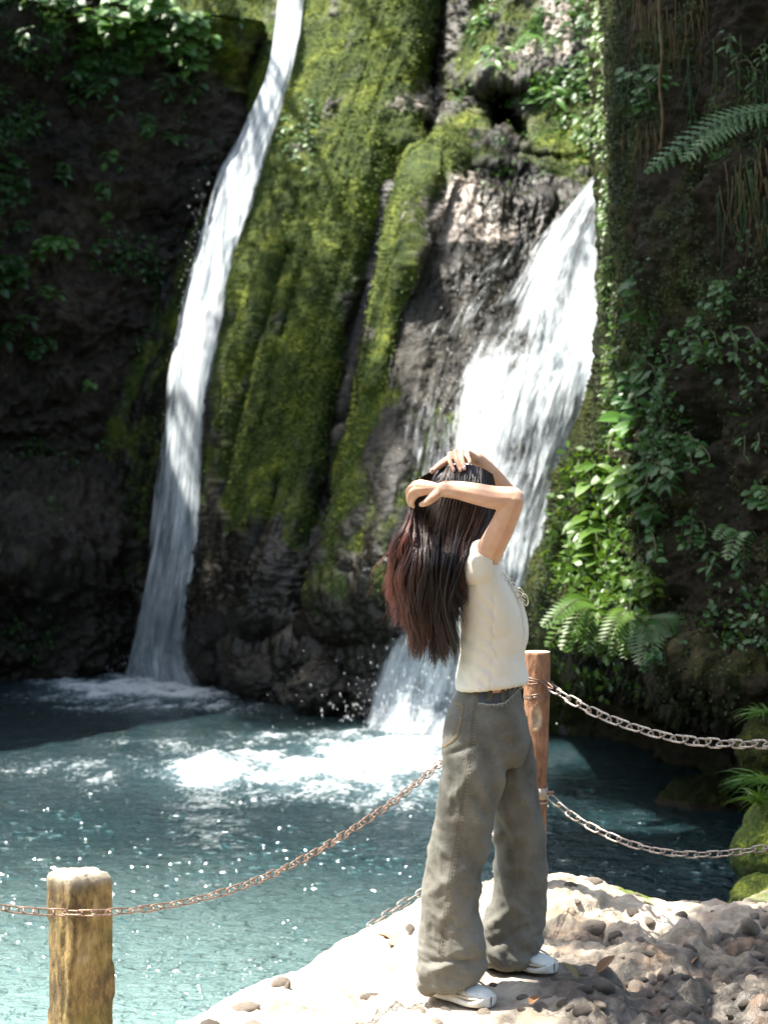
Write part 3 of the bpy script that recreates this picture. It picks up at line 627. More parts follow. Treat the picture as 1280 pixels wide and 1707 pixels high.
fall_obj('waterfall', 'tall narrow white waterfall in the dark cleft beside the left rock wall',
    [fall(LF, .10, 60, 420, 1, dl, 0), fall(LF, -.06, 60, 420, 2, dl2, 0, 4, .08), fall(LF, -.2, 70, 420, 3, dl3, 0, 12, .12)], M_fall, 'twin waterfalls')
RF = [(262, 1004, 1030, 18.6, 18.5), (300, 985, 1035, 18.4, 18.2), (360, 905, 1040, 18.3, 17.7), (430, 825, 1040, 18.2, 17.3), (520, 750, 1042, 18.0, 16.9), (620, 695, 1040, 17.7, 16.6), (680, 675, 1020, 17.5, 16.4),
      (780, 668, 985, 17.0, 16.2), (880, 650, 955, 16.7, 16.0), (980, 650, 925, 16.4, 15.8), (1080, 615, 900, 16.1, 15.5), (1180, 585, 880, 15.8, 15.2), (1225, 560, 890, 15.5, 15.0), (1262, 500, 900, 15.2, 14.8)]
def dr(u, py, px):
    # ragged thin veil on the left above, dense on the right; spreads below
    lo = np.interp(py, [262, 360, 520, 650, 800, 1000, 1260], [.1, .42, .45, .42, .35, .25, .2])
    e = sstep(0, 1, u / np.maximum(lo, .05)); r = sstep(1.02, np.interp(py, [600, 700, 1260], [.985, .86, .8])[:, :] if np.ndim(py) else .9, u)
    return -1.15 + 1.75 * e * r + .4 * sstep(.5, .9, u) * (py < 800) + .45 * sstep(980, 1120, py) * e
def dr2(u, py, px): return dr(u, py, px) - .2
def dr3(u, py, px): return -1.15 + 1.0 * sstep(0, .5, u) * sstep(1, .7, u) - .1 * (py < 500)
def dr4(u, py, px): return -1.05 + .95 * sstep(0, .55, u) * sstep(1, .7, u) * sstep(300, 420, py) - .5 * sstep(820, 900, py)
fall_obj('waterfall', 'broad fanning white waterfall pouring past the fern covered right cliff behind the woman',
    [fall([(r[0], r[1] - (75 if r[0] > 350 else 10), r[1] + (r[2] - r[1]) * .55, r[3], r[4]) for r in RF[:9]], .06, 90, 300, 17, dr4, 0, 0, .05), fall(RF, .12, 130, 380, 11, dr, 0), fall(RF, -.04, 130, 380, 12, dr2, 0, 0, .09), fall(RF, -.18, 130, 380, 13, dr3, 0, 4, .12)], M_fall, 'twin waterfalls')
# thin stray jets beside the right fall's foot and spray drops
rng = random.Random(5)
m = NT('spray_water'); m.P(Base_Color=(.85, .88, .9), Roughness=.2); M_spray = m.m
parts = []
def drop(c, r, d=(0, 0, 1), st=1.0):
    d = Vector(d).normalized(); a = d.orthogonal().normalized(); b_ = d.cross(a)
    v = [c + d * r * st, c - d * r * st, c + a * r, c - a * r, c + b_ * r, c - b_ * r]
    return v, [(0, 2, 4), (0, 4, 3), (0, 3, 5), (0, 5, 2), (1, 4, 2), (1, 3, 4), (1, 5, 3), (1, 2, 5)]
for _ in range(1500):
    k = rng.random()
    if k < .4:
        px = rng.gauss(690, 80); py = rng.gauss(1190, 45); Y = rng.uniform(14.6, 15.6)
    elif k < .6:
        px = rng.gauss(270, 60); py = rng.gauss(1110, 18); Y = rng.uniform(19.6, 20.4)
    elif k < .8:
        py = rng.uniform(450, 900); px = 820 - (py - 450) * .25 + rng.gauss(0, 35); Y = 16.6
    else:
        py = rng.uniform(300, 1000); px = np.interp(py, [300, 1000], [340, 235]) + rng.gauss(0, 9); Y = 21.0
    if py > 800 + 2.0 / Y * FPX: continue
    parts.append(drop(P(px, py, Y), rng.uniform(.0012, .0032), (-.25, 0, 1), rng.uniform(1.5, 7)))
link('spray', mesh_py('spray', merge(parts), M_spray), kind='stuff', label='fine white spray drops thrown off the two falls')
# ================================================================ unseen trees added outside the frame, crowns shaped to shade chosen spots
rng = random.Random(11)
m = NT('bark'); nn = m.noise(14, 5, .6, m.co((1, 1, .3))); m.P(Base_Color=m.ramp(nn, [(.3, (.03, .024, .018)), (.7, (.11, .09, .07))]), Roughness=.9, Normal=m.bump(nn, .8, .03)); M_bark = m.m
GUARD = [(P(1003, 812, 12.7), .42), (P(985, 890, 12.6), .48), (P(1052, 985, 12.2), .25), (P(960, 1065, 12), .42), (P(1020, 1075, 12), .40), (Vector((.30, 6.0, 1.2)), .52), (Vector((.30, 6.0, .8)), .48), (Vector((.15, 6.0, 1.45)), .4),
         (P(440, 130, 22.6), .6), (P(360, 330, 22.2), .7), (P(325, 500, 21.3), .7), (P(300, 650, 20.8), .6), (P(285, 800, 20.6), .55), (P(270, 930, 20.5), .5), (P(250, 1080, 20.4), .6), (P(200, 1140, 20.0), .5), (P(250, 45, 22), .9), (P(330, 70, 22), .5), (P(560, 120, 22.4), 1.0), (P(600, 220, 21.5), .8), (P(655, 430, 19.2), .5), (P(960, 480, 17.5), 1.2), (P(1005, 200, 16), .8), (P(1010, 420, 15), .8),
         (P(930, 1480, 7.1), .45), (P(600, 1600, 6.4), .6)]
def guarded(q):
    for g, r in GUARD:
        d = q - g
        if (d - SUN * d.dot(SUN)).length < r: return True
    return False
def tree(label, root, targets, height, n_leaf, spread=.55, leaf=.10):
    """targets: (px, py, Y, weight) places whose sunlight the crown filters"""
    t = thing('shade_tree', label, 'tree', root); root = Vector(root)
    C = []
    for px, py, Y, w_ in targets:
        q = P(px, py, Y); h = height + rng.uniform(-1.2, 1.2); C.append((q + SUN * ((h - q.z) / SUN.z), w_))
    cen = sum((c for c, _ in C), Vector()) / len(C)
    top = Vector((root.x * .75 + cen.x * .25, root.y * .75 + cen.y * .25, cen.z - .6))
    parts = [tube(spline([root - Vector((0, 0, .6)), root.lerp(top, .5) + Vector((.15, .1, 0)), top], 9), list(np.linspace(.22, .11, 9)), 8)]
    for c, w_ in C:
        mid = top.lerp(c, .5) + Vector((rng.uniform(-.3, .3), rng.uniform(-.3, .3), rng.uniform(.1, .5)))
        parts.append(tube(spline([top - Vector((0, 0, rng.uniform(0, 1.2))), mid, c], 7), list(np.linspace(.045, .006, 7)), 5))
    me = mesh_py('trunk', merge(parts), M_bark); child('trunk', me, t)
    V = []; F = []
    tot = sum(w_ for _, w_ in C)
    for c, w_ in C:
        k = int(n_leaf * w_ / tot)
        sub = [c + Vector((rng.gauss(0, spread), rng.gauss(0, spread), rng.gauss(0, spread * .7))) for _ in range(6)]
        for _ in range(k):
            q = rng.choice(sub) + Vector((rng.gauss(0, .24), rng.gauss(0, .24), rng.gauss(0, .2)))
            if guarded(q): continue
            d = Vector((rng.gauss(0, 1), rng.gauss(0, 1), rng.gauss(0, .6))).normalized(); n = d.cross(Vector((rng.gauss(0, .5), rng.gauss(0, .5), 1))).normalized()
            l = leaf * rng.uniform(.7, 1.3); b_ = len(V)
            V += [q, q + d * l * .5 + n * l * .28, q + d * l, q + d * l * .5 - n * l * .28]; F.append((b_, b_ + 1, b_ + 2, b_ + 3))
    child('crown', mesh_py('crown', (V, F), M_leaff, False), t, kind='stuff')
    return t
# over the left wall: filters the light on the lower moss, the left wall and the fall's foot
tree('unseen leafy tree added above the left rock wall to shade it', (-6.6, 23.5, 6.8),
     [(30, 250, 22, 1.3), (120, 420, 22, 1.2), (60, 620, 21.6, 1.2), (120, 760, 20.5, 1), (250, 950, 21, 1), (-60, 350, 19, 1.2), (0, 130, 18.6, 1.2), (-20, 260, 18.6, 1.0), (100, 950, 20, .8),
      (400, 900, 19, .8), (440, 1000, 18.7, .8), (470, 1050, 18.4, .8)], 11.5, 15000)
tree('unseen slender tree added to shade the lower mossy central rock', (-3.6, 27.5, 9.0),
     [(520, 470, 20.2, .6), (470, 560, 19.8, .5), (560, 640, 19.5, .9), (520, 760, 19.2, .9), (620, 760, 18, .9), (560, 900, 18.3, 1), (680, 900, 17.3, 1), (720, 660, 18.2, .9), (600, 1020, 17.6, 1), (600, 960, 18, 1.2), (650, 1040, 17.2, 1.2), (540, 980, 18.4, 1), (505, 1150, 18.1, 1), (560, 1120, 17.6, .8),
      (840, 290, 20.6, .9), (930, 340, 20, .6), (380, 760, 20, .5)], 13.5, 15000)
tree('unseen dense tree added above the right cliff to darken the right wall', (4.2, 19.5, 8.2),
     [(1100, 60, 12.9, 1.2), (1220, 60, 12, 1), (1120, 220, 12.7, 1.2), (1240, 260, 11.7, 1), (1100, 380, 12.5, 1.2), (1210, 440, 11.8, 1), (1130, 560, 12.4, 1.2), (1250, 620, 11.5, 1), (1160, 740, 12.2, 1.2),
      (1240, 860, 11.3, 1), (1150, 1000, 11.8, 1.2), (1270, 1060, 11.1, 1), (1300, 300, 11.4, 1), (1320, 700, 11.2, 1), (1320, 950, 11, 1)], 10.5, 22000)
tree('unseen tall tree added behind the ravine to shade the right corner of the pool and bank', (5.5, 16.5, 8.6),
     [(980, 1300, 13.5, 1), (1100, 1300, 13, 1), (1000, 1400, 11.4, 1), (1150, 1400, 11.4, 1), (1230, 1330, 12, 1), (1080, 1480, 9.9, 1), (1200, 1500, 9.4, .9), (1330, 1450, 8.4, 1)], 9.5, 12000, .4)
tree('unseen young tree leaning over the bank and dappling the cobbled rock at the lower right', (-3.8, 2.6, -.15),
     [(1290, 1640, 6.2, .9), (1290, 1560, 6.8, .6), (1200, 1600, 6.6, .6), (1110, 1590, 6.65, .5), (1150, 1560, 6.9, .4), (1010, 1560, 6.8, .3), (1300, 1700, 5.8, .9), (1240, 1690, 5.95, .6)], 7.0, 6000, .16)

# the rest of the ravine's forest, behind and beside the camera: it closes off most of the open sky
rngf = np.random.RandomState(7); V = []; F = []; NL = 26000
ang = rngf.uniform(-2.75, -.4, NL) ; rad_ = rngf.uniform(13, 19, NL)
cx_, cy_ = rad_ * np.cos(ang), 4 + rad_ * np.sin(ang)
hmax = 9.5 + 4 * fbm(np.stack([np.cos(ang) * 3, np.sin(ang) * 3, 0 * ang], -1), 3, 77); hz_ = rngf.rand(NL) ** .8 * hmax - .3
sz = rngf.uniform(.25, .6, NL)
d1 = rngf.normal(0, 1, (NL, 3)); d1 /= np.linalg.norm(d1, axis=1)[:, None]; d2 = np.cross(d1, rngf.normal(0, 1, (NL, 3))); d2 /= np.linalg.norm(d2, axis=1)[:, None]
c0 = np.stack([cx_, cy_, hz_], 1); V = np.stack([c0 - d1 * sz[:, None], c0 + d2 * sz[:, None] * .45, c0 + d1 * sz[:, None], c0 - d2 * sz[:, None] * .45], 1)
link('forest', mesh_np('forest', V, np.arange(NL * 4).reshape(-1, 4), M_leaff, False), kind='stuff', label='dense green forest closing in the ravine behind the bank')
# ================================================================ plants
rng = random.Random(21)
def leaf_mesh(name, w=.5, tip=1.0, serr=0, fold=.18, droop=.25, n=5):
    V = []; F = []
    for i in range(n + 1):
        t = i / n; ww = w * .5 * (math.sin(math.pi * min(1, t * .96 + .04) ** (.8)) ** .8) * (1 if i < n else 0.02)
        if serr and i % 2 and i < n: ww *= 1 + serr
        z = -droop * t * t; V += [(t, -ww, z + fold * ww), (t, 0, z), (t, ww, z + fold * ww)]
    for i in range(n):
        a = i * 3; F += [(a, a + 3, a + 4, a + 1), (a + 1, a + 4, a + 5, a + 2)]
    return V, F
LM = {}
def LMget(kind, mat):
    k = (kind, mat.name)
    if k not in LM:
        prm = dict(oval=dict(w=.55), lance=dict(w=.34, droop=.35), round=dict(w=.85, fold=.1), toothed=dict(w=.6, serr=.35, n=7), ivy=dict(w=.8, serr=.5, n=5, fold=.25))[kind]
        LM[k] = mesh_py('leaf', leaf_mesh('leaf', **prm), mat, False)
    return LM[k]
def leaf_obj(kind, mat, parent, pos, d, up, size):
    x = Vector(d).normalized(); y = Vector(up).cross(x); y = y.normalized() if y.length > 1e-4 else x.orthogonal().normalized(); z = x.cross(y)
    M = Matrix((x, y, z)).transposed().to_4x4(); M.translation = Vector(pos) - Vector(parent.location)
    o = bpy.data.objects.new('leaf', LMget(kind, mat)); COL.objects.link(o); o.parent = parent; o.matrix_local = M @ Matrix.Scale(size, 4)
    return o
M_stem = leaf_mat('plant_stem', (.04, .05, .015), (.09, .09, .03), .6, .1)
def surf(px, py):
    h = hit_any(px, py)
    return h if h and h[0] else (P(px, py, 15), Vector((0, -1, 0)))
GL = 'plants clinging to the left rock wall'; GR = 'plants clinging to the right cliff'; GC = 'plants on the central cliff'
def plant(label, px, py, w, h, n, lpx, kind='oval', mat=None, name='leafy_plant', group=None, out=(.10, .34), join=False):
    mat = mat or M_leafd; n = int(n * (1.15 if group == GR and mat != M_leafy else 1.6))
    c, nn = surf(px, py); t = thing(name, label, 'plant', c, group); root = c
    k = c.y / FPX; stems = []; VJ = []
    ns = max(2, n // 7)
    tips = []
    for s in range(ns):
        a = rng.uniform(0, 2 * math.pi); r = math.sqrt(rng.random()); qx = px + w * r * math.cos(a); qy = py + h * r * math.sin(a)
        q, n2 = surf(qx, qy)
        if abs(q.y - c.y) > 1.6: q = c + Vector(((qx - px) * k, 0, -(qy - py) * k))
        tips.append(q + Vector((0, -rng.uniform(*out), 0)))
    for s, q in enumerate(tips):
        base = c.lerp(q, .35) + Vector((rng.gauss(0, .03), .03, .04))
        mid = base.lerp(q, .6) + Vector((0, -.03, .05)); crv = spline([base, mid, q, q + Vector((rng.gauss(0, .03), -.02, -lpx * k * .8))], 8)
        stems.append(tube(crv, .004, 4))
        m_ = n // ns + (1 if s < n % ns else 0)
        for i in range(m_):
            f = rng.uniform(.15, 1) * 7; j = min(int(f), 6); p = Vector(crv[j]).lerp(Vector(crv[j + 1]), f - j)
            side = 1 if i % 2 else -1
            d = Vector((side * rng.uniform(.3, 1.1) + rng.gauss(0, .3), -rng.uniform(.2, .9), rng.uniform(-.75, .15)))
            up = Vector((rng.gauss(0, .35), -rng.uniform(.1, .9), 1))
            sz = lpx * k * rng.uniform(.65, 1.25)
            p = p + d.normalized() * .015
            if join: VJ.append((p, d, up, sz))
            else: leaf_obj(kind, mat, t, p, d, up, sz)
    if join:
        lv = leaf_mesh('leaf', w=.6, n=3); parts = []
        for p, d, up, sz in VJ:
            x = d.normalized(); y = up.cross(x).normalized(); z = x.cross(y)
            parts.append(([p + (x * v[0] + y * v[1] + z * v[2]) * sz for v in lv[0]], lv[1]))
        child('foliage', mesh_py('foliage', merge(parts), mat, False), t, kind='stuff')
    child('stem', mesh_py('stem', merge(stems), M_stem), t)
    return t
GL = 'plants clinging to the left rock wall'; GR = 'plants clinging to the right cliff'; GC = 'plants on the central cliff'
for a in [
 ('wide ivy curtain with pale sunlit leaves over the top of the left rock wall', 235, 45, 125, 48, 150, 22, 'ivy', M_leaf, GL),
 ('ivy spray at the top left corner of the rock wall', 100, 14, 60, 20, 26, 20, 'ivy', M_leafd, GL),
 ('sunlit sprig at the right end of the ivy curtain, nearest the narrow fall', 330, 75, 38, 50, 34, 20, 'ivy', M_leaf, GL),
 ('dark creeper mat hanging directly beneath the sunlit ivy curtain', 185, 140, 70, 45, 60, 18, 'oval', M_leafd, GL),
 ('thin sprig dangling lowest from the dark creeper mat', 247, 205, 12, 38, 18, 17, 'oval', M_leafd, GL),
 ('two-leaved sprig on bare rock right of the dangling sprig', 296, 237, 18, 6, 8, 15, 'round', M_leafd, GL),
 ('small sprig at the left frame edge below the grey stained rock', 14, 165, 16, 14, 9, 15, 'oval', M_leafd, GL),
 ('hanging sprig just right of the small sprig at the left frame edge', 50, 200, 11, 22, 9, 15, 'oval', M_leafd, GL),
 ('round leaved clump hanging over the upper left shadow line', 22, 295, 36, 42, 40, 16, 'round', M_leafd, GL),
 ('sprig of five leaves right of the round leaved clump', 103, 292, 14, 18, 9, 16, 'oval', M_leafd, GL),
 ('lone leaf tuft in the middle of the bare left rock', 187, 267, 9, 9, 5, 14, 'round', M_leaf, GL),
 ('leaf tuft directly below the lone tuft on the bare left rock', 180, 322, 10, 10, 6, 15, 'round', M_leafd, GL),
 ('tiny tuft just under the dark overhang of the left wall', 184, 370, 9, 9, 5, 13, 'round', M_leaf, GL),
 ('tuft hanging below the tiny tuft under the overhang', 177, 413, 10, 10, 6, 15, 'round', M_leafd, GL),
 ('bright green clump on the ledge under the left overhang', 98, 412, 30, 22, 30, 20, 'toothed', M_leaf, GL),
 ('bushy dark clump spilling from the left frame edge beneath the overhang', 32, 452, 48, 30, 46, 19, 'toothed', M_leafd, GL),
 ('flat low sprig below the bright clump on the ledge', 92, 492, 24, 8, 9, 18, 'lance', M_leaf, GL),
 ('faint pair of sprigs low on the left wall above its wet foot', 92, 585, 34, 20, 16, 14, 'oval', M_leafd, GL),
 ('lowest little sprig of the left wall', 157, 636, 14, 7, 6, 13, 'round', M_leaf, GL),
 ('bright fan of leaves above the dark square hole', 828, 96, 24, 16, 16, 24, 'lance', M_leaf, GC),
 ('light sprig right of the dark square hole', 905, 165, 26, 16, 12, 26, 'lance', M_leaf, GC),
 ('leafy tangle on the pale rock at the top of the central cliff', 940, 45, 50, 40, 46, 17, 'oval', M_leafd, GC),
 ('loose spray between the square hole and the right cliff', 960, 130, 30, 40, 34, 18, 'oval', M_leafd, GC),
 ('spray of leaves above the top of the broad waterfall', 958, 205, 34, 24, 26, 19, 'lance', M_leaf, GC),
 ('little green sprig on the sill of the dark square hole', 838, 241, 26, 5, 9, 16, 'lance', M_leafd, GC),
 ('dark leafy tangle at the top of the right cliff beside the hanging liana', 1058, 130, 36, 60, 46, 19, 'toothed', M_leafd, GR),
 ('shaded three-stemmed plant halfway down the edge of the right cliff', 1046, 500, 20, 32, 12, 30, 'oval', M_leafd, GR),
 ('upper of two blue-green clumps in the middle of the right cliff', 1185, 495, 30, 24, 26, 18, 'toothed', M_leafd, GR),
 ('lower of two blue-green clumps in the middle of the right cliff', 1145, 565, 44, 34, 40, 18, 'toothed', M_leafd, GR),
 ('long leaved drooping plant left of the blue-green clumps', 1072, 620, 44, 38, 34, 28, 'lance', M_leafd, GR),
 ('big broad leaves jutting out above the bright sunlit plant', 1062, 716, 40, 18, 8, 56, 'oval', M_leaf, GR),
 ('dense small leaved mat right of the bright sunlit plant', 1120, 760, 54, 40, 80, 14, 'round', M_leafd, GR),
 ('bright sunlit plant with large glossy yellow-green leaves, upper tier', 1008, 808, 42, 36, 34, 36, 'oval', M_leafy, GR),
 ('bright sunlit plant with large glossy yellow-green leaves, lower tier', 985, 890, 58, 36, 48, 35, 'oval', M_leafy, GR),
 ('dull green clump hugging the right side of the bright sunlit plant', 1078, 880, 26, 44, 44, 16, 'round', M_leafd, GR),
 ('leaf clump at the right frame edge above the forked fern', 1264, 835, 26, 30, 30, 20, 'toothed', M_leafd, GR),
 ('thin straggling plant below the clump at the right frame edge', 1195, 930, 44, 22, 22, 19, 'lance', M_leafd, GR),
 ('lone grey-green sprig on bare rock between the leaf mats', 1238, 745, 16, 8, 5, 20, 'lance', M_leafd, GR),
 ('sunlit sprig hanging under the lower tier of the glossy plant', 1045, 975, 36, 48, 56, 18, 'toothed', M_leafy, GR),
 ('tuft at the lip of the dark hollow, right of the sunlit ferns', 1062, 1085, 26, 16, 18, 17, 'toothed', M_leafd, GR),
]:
    lb, px, py, w_, h_, n_, l_, kd, mt, g = a
    plant(lb, px, py, w_, h_, n_, l_, kd, mt, group=g)
for a in [('pale leafed creeper on pale rock beside the right cliff edge, topmost', 985, 95, 22, 60, 60, 15, 'oval', M_leafy, GC), ('yellow-green creeper hanging left of the right cliff edge above the broad fall', 990, 215, 16, 50, 50, 14, 'oval', M_leafy, GC),
          ('sparse dark leaves near the top of the wet gully', 800, 30, 24, 20, 14, 14, 'oval', M_leaf, GC), ('small round leaved patch in the pitted moss', 505, 235, 40, 70, 60, 10, 'round', M_leaf, GC)]:
    lb, px, py, w_, h_, n_, l_, kd, mt, g = a
    plant(lb, px, py, w_, h_, n_, l_, kd, mt, group=g, out=(.05, .2), join=l_ < 12)
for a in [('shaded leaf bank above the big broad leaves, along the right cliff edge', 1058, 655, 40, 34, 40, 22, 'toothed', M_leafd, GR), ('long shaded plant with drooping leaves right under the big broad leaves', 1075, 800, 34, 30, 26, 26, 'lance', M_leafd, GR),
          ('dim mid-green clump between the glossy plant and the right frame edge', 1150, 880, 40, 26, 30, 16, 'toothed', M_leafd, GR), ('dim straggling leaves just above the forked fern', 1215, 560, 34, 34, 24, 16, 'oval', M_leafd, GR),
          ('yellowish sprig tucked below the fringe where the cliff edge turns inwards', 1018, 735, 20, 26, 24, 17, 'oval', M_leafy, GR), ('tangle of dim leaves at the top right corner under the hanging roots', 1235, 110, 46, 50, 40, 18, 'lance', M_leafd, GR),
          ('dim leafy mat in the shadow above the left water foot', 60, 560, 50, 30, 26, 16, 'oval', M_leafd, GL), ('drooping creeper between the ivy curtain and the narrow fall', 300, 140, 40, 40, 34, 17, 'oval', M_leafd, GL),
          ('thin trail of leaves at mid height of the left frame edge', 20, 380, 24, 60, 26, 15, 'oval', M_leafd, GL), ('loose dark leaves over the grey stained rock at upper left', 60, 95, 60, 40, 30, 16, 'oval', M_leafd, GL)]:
    lb, px, py, w_, h_, n_, l_, kd, mt, g = a
    plant(lb, px, py, w_, h_, n_, l_, kd, mt, group=g)
# small yellow-green leaf fringe all along the lit edge of the right cliff
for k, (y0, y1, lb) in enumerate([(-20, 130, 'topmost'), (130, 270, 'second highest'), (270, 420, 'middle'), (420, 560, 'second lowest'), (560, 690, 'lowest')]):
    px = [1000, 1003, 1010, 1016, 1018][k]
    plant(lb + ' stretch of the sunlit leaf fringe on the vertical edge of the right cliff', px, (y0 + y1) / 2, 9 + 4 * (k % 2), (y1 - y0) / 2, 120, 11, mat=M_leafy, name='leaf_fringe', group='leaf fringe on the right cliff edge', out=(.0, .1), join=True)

def frond(p0, p1, sag, n, plen, mat, jag=True, side=Vector((0, 0, 1)), stemr=.003, as_objs=None):
    """a fern frond: rachis plus pinnae; returns (rachis, pinnae mesh data)"""
    p0 = Vector(p0); p1 = Vector(p1); mid = p0.lerp(p1, .5) + Vector((0, -.03, sag)); crv = spline([p0, mid, p1], n + 2)
    parts = []; L = (p1 - p0).length
    for i in range(1, n + 1):
        t = i / (n + 1); p = Vector(crv[i]); tg = (Vector(crv[i + 1]) - Vector(crv[i - 1])).normalized()
        lat = tg.cross(side).normalized(); l = plen * (math.sin(math.pi * (t * .85 + .12)) ** .7) * (1 if t < .9 else .6)
        for s in (-1, 1):
            d = (lat * s + tg * .55 + Vector((0, 0, -.12))).normalized(); up = side
            y = up.cross(d).normalized(); z = d.cross(y); wdt = L / n * .55
            if jag:
                V = []; F = []; m_ = 6
                for q in range(m_ + 1):
                    f = q / m_; ww = wdt * (1 - f * .85) * (1.0 if q % 2 == 0 else .45)
                    b = p + d * l * f - z * .12 * l * f * f; V += [b - y * ww, b + z * .003, b + y * ww]
                F = [f_ for q in range(m_) for f_ in ((q * 3, q * 3 + 3, q * 3 + 4, q * 3 + 1), (q * 3 + 1, q * 3 + 4, q * 3 + 5, q * 3 + 2))]
            else:
                V = [p, p + d * l * .5 + y * wdt * .8, p + d * l, p + d * l * .5 - y * wdt * .8]; F = [(0, 1, 2, 3)]
            parts.append((V, F))
    return tube(crv, [stemr] * (n + 1) + [.001], 4), parts
# the large fern frond reaching in from the upper right
t = thing('fern', 'large pale fern frond reaching in from the right over the dark upper cliff', 'fern', P(1330, 195, 10.6))
r_, pn = frond(P(1335, 180, 10.7), P(1072, 290, 10.2), .10, 24, .115, M_fern, side=Vector((.15, -.75, .6)), stemr=.004)
child('stem', mesh_py('stem', r_, M_stem), t)
for q in pn: child('pinna', mesh_py('pinna', q, M_fern, False), t)
t = thing('fern', 'shorter fern frond with a sunlit tip just beneath the large pale frond', 'fern', P(1230, 205, 10.4))
r_, pn = frond(P(1240, 205, 10.5), P(1134, 270, 10.1), .03, 14, .075, M_fern, side=Vector((.1, -.6, .8)))
child('stem', mesh_py('stem', r_, M_stem), t)
for q in pn: child('pinna', mesh_py('pinna', q, M_fern, False), t)
def fern(label, px, py, tips, plen, mat, n=16):
    c, _ = surf(px, py); t = thing('fern', label, 'fern', c, 'ferns on the right cliff')
    for tx_, ty_ in tips:
        q = P(tx_, ty_, c.y - rng.uniform(.1, .35)); b0 = c + Vector((rng.gauss(0, .02), 0, rng.gauss(0, .02)))
        r_, pn = frond(b0, q, .07, n, plen * rng.uniform(.8, 1.1), mat, jag=False, side=Vector((rng.gauss(0, .2), -.6, .7)))
        f = child('frond', mesh_py('frond', merge(pn), mat, False), t); child('rachis', mesh_py('rachis', r_, M_stem), f)
fern('sunlit fern fringe drooping over the lip of the dark hollow', 1000, 1010, [(902, 1045), (912, 1080), (935, 1085), (955, 1092), (975, 1090), (1000, 1098), (1020, 1090), (925, 1030), (965, 1060), (1035, 1060), (945, 1062), (985, 1070)], .10, M_leafy)
fern('second sunlit fern drooping from the edge just right of the fern fringe', 1045, 1020, [(1020, 1095), (1045, 1100), (1070, 1090), (1005, 1075), (1075, 1060)], .10, M_leafy)
fern('dark blue-green fern arching over the hollow right of the sunlit ferns', 1085, 1040, [(1060, 1090), (1085, 1105), (1110, 1110), (1135, 1105), (1150, 1085), (1120, 1060), (1070, 1110)], .12, M_leafd)
fern('forked dark fern low on the right cliff', 1235, 890, [(1210, 935), (1240, 940), (1190, 900), (1270, 915)], .08, M_leafd, 12)
fern('fern hanging from the top of the dark square hole', 900, 60, [(880, 90), (915, 95), (860, 80), (940, 85)], .10, M_leaf, 10)

def tuft(name, label, p, n, ln, spread, mat, cat='grass', width=.004, droop=.6, dirv=(0, -.3, 1), group=None):
    p = Vector(p); parts = []
    for _ in range(n):
        d = (Vector(dirv) + Vector((rng.gauss(0, spread), rng.gauss(0, spread), rng.gauss(0, spread * .4)))).normalized(); l = ln * rng.uniform(.5, 1.15)
        b = p + Vector((rng.gauss(0, ln * .12), rng.gauss(0, ln * .12), -.01)); V = []; m_ = 5; y = d.cross(Vector((0, -1, .3))).normalized()
        for q in range(m_ + 1):
            f = q / m_; c = b + d * l * f + Vector((0, 0, -droop * l * f * f)); ww = width * (1 - f) + .0004; V += [c - y * ww, c + y * ww]
        parts.append((V, [(q * 2, q * 2 + 1, q * 2 + 3, q * 2 + 2) for q in range(m_)]))
    o = link(name, mesh_py(name, merge(parts), mat, False)); o['label'] = label; o['category'] = cat
    if group: o['group'] = group
    return o
tuft('grass_tuft', 'small pale grass tuft hanging alone inside the dark hollow', surf(975, 1120)[0] + Vector((0, -.1, 0)), 16, .16, .5, M_leafy, dirv=(0, -.5, .3), droop=1.4)
tuft('grass_tuft', 'grass tuft on the right frame edge above the upper chain', P(1272, 1190, 10.2), 40, .20, .45, M_leaf, dirv=(-.5, -.2, .7), droop=.6)
tuft('grass_tuft', 'bright grass crown on top of the mossy boulder at the right edge', P(1268, 1335, 9.1), 60, .20, .5, M_leafy, dirv=(-.25, -.2, .8), droop=.5)
tuft('grass_tuft', 'long bladed grass leaning left from behind the mossy boulder', P(1276, 1300, 9.3), 40, .24, .4, M_leaf, dirv=(-.8, -.1, .45), droop=.5)

# hanging liana and roots on the right cliff
pts = [P(1098, -30, 12.3), P(1099, 40, 12.3), P(1103, 90, 12.25), P(1099, 140, 12.3), P(1104, 195, 12.3), P(1101, 250, 12.35)]
o = link('liana', mesh_py('liana', tube(spline(pts, 40), [.011 + .004 * math.sin(k * 1.7) for k in range(40)], 7), M_straw)); o['label'] = 'single knobbly pale liana hanging straight down the dark upper right cliff'; o['category'] = 'vine'
def strands(label, rects, n, mat):
    parts = []
    for _ in range(n):
        x0, y0, x1, y1, l = rng.choice(rects); px = rng.uniform(x0, x1); py = rng.uniform(y0, y1); q, _n = surf(px, py); k = q.y / FPX; L = l * k * rng.uniform(.5, 1.2)
        b = q + Vector((0, -rng.uniform(.03, .16), 0)); dx = rng.gauss(0, .12)
        parts.append(tube(spline([b, b + Vector((dx * L * .3, -.05, -L * .45)), b + Vector((dx * L + rng.gauss(0, .02), -.03, -L))], 5), [.004, .0035, .003, .002, .001], 3, cap=False))
    return link('hanging_roots', mesh_py('hanging_roots', merge(parts), mat), kind='stuff', label=label)
strands('brown hanging roots and dead grass over the upper right cliff', [(1020, -20, 1180, 40, 110), (1060, 0, 1160, 40, 120), (1190, 240, 1290, 320, 90), (1220, 330, 1285, 380, 80), (1030, 200, 1090, 240, 70)], 110, M_straw)
strands('green trailing stems over the upper right cliff', [(1130, 60, 1290, 200, 120), (1180, 250, 1290, 360, 110), (1020, 60, 1100, 200, 60)], 80, M_leafd)

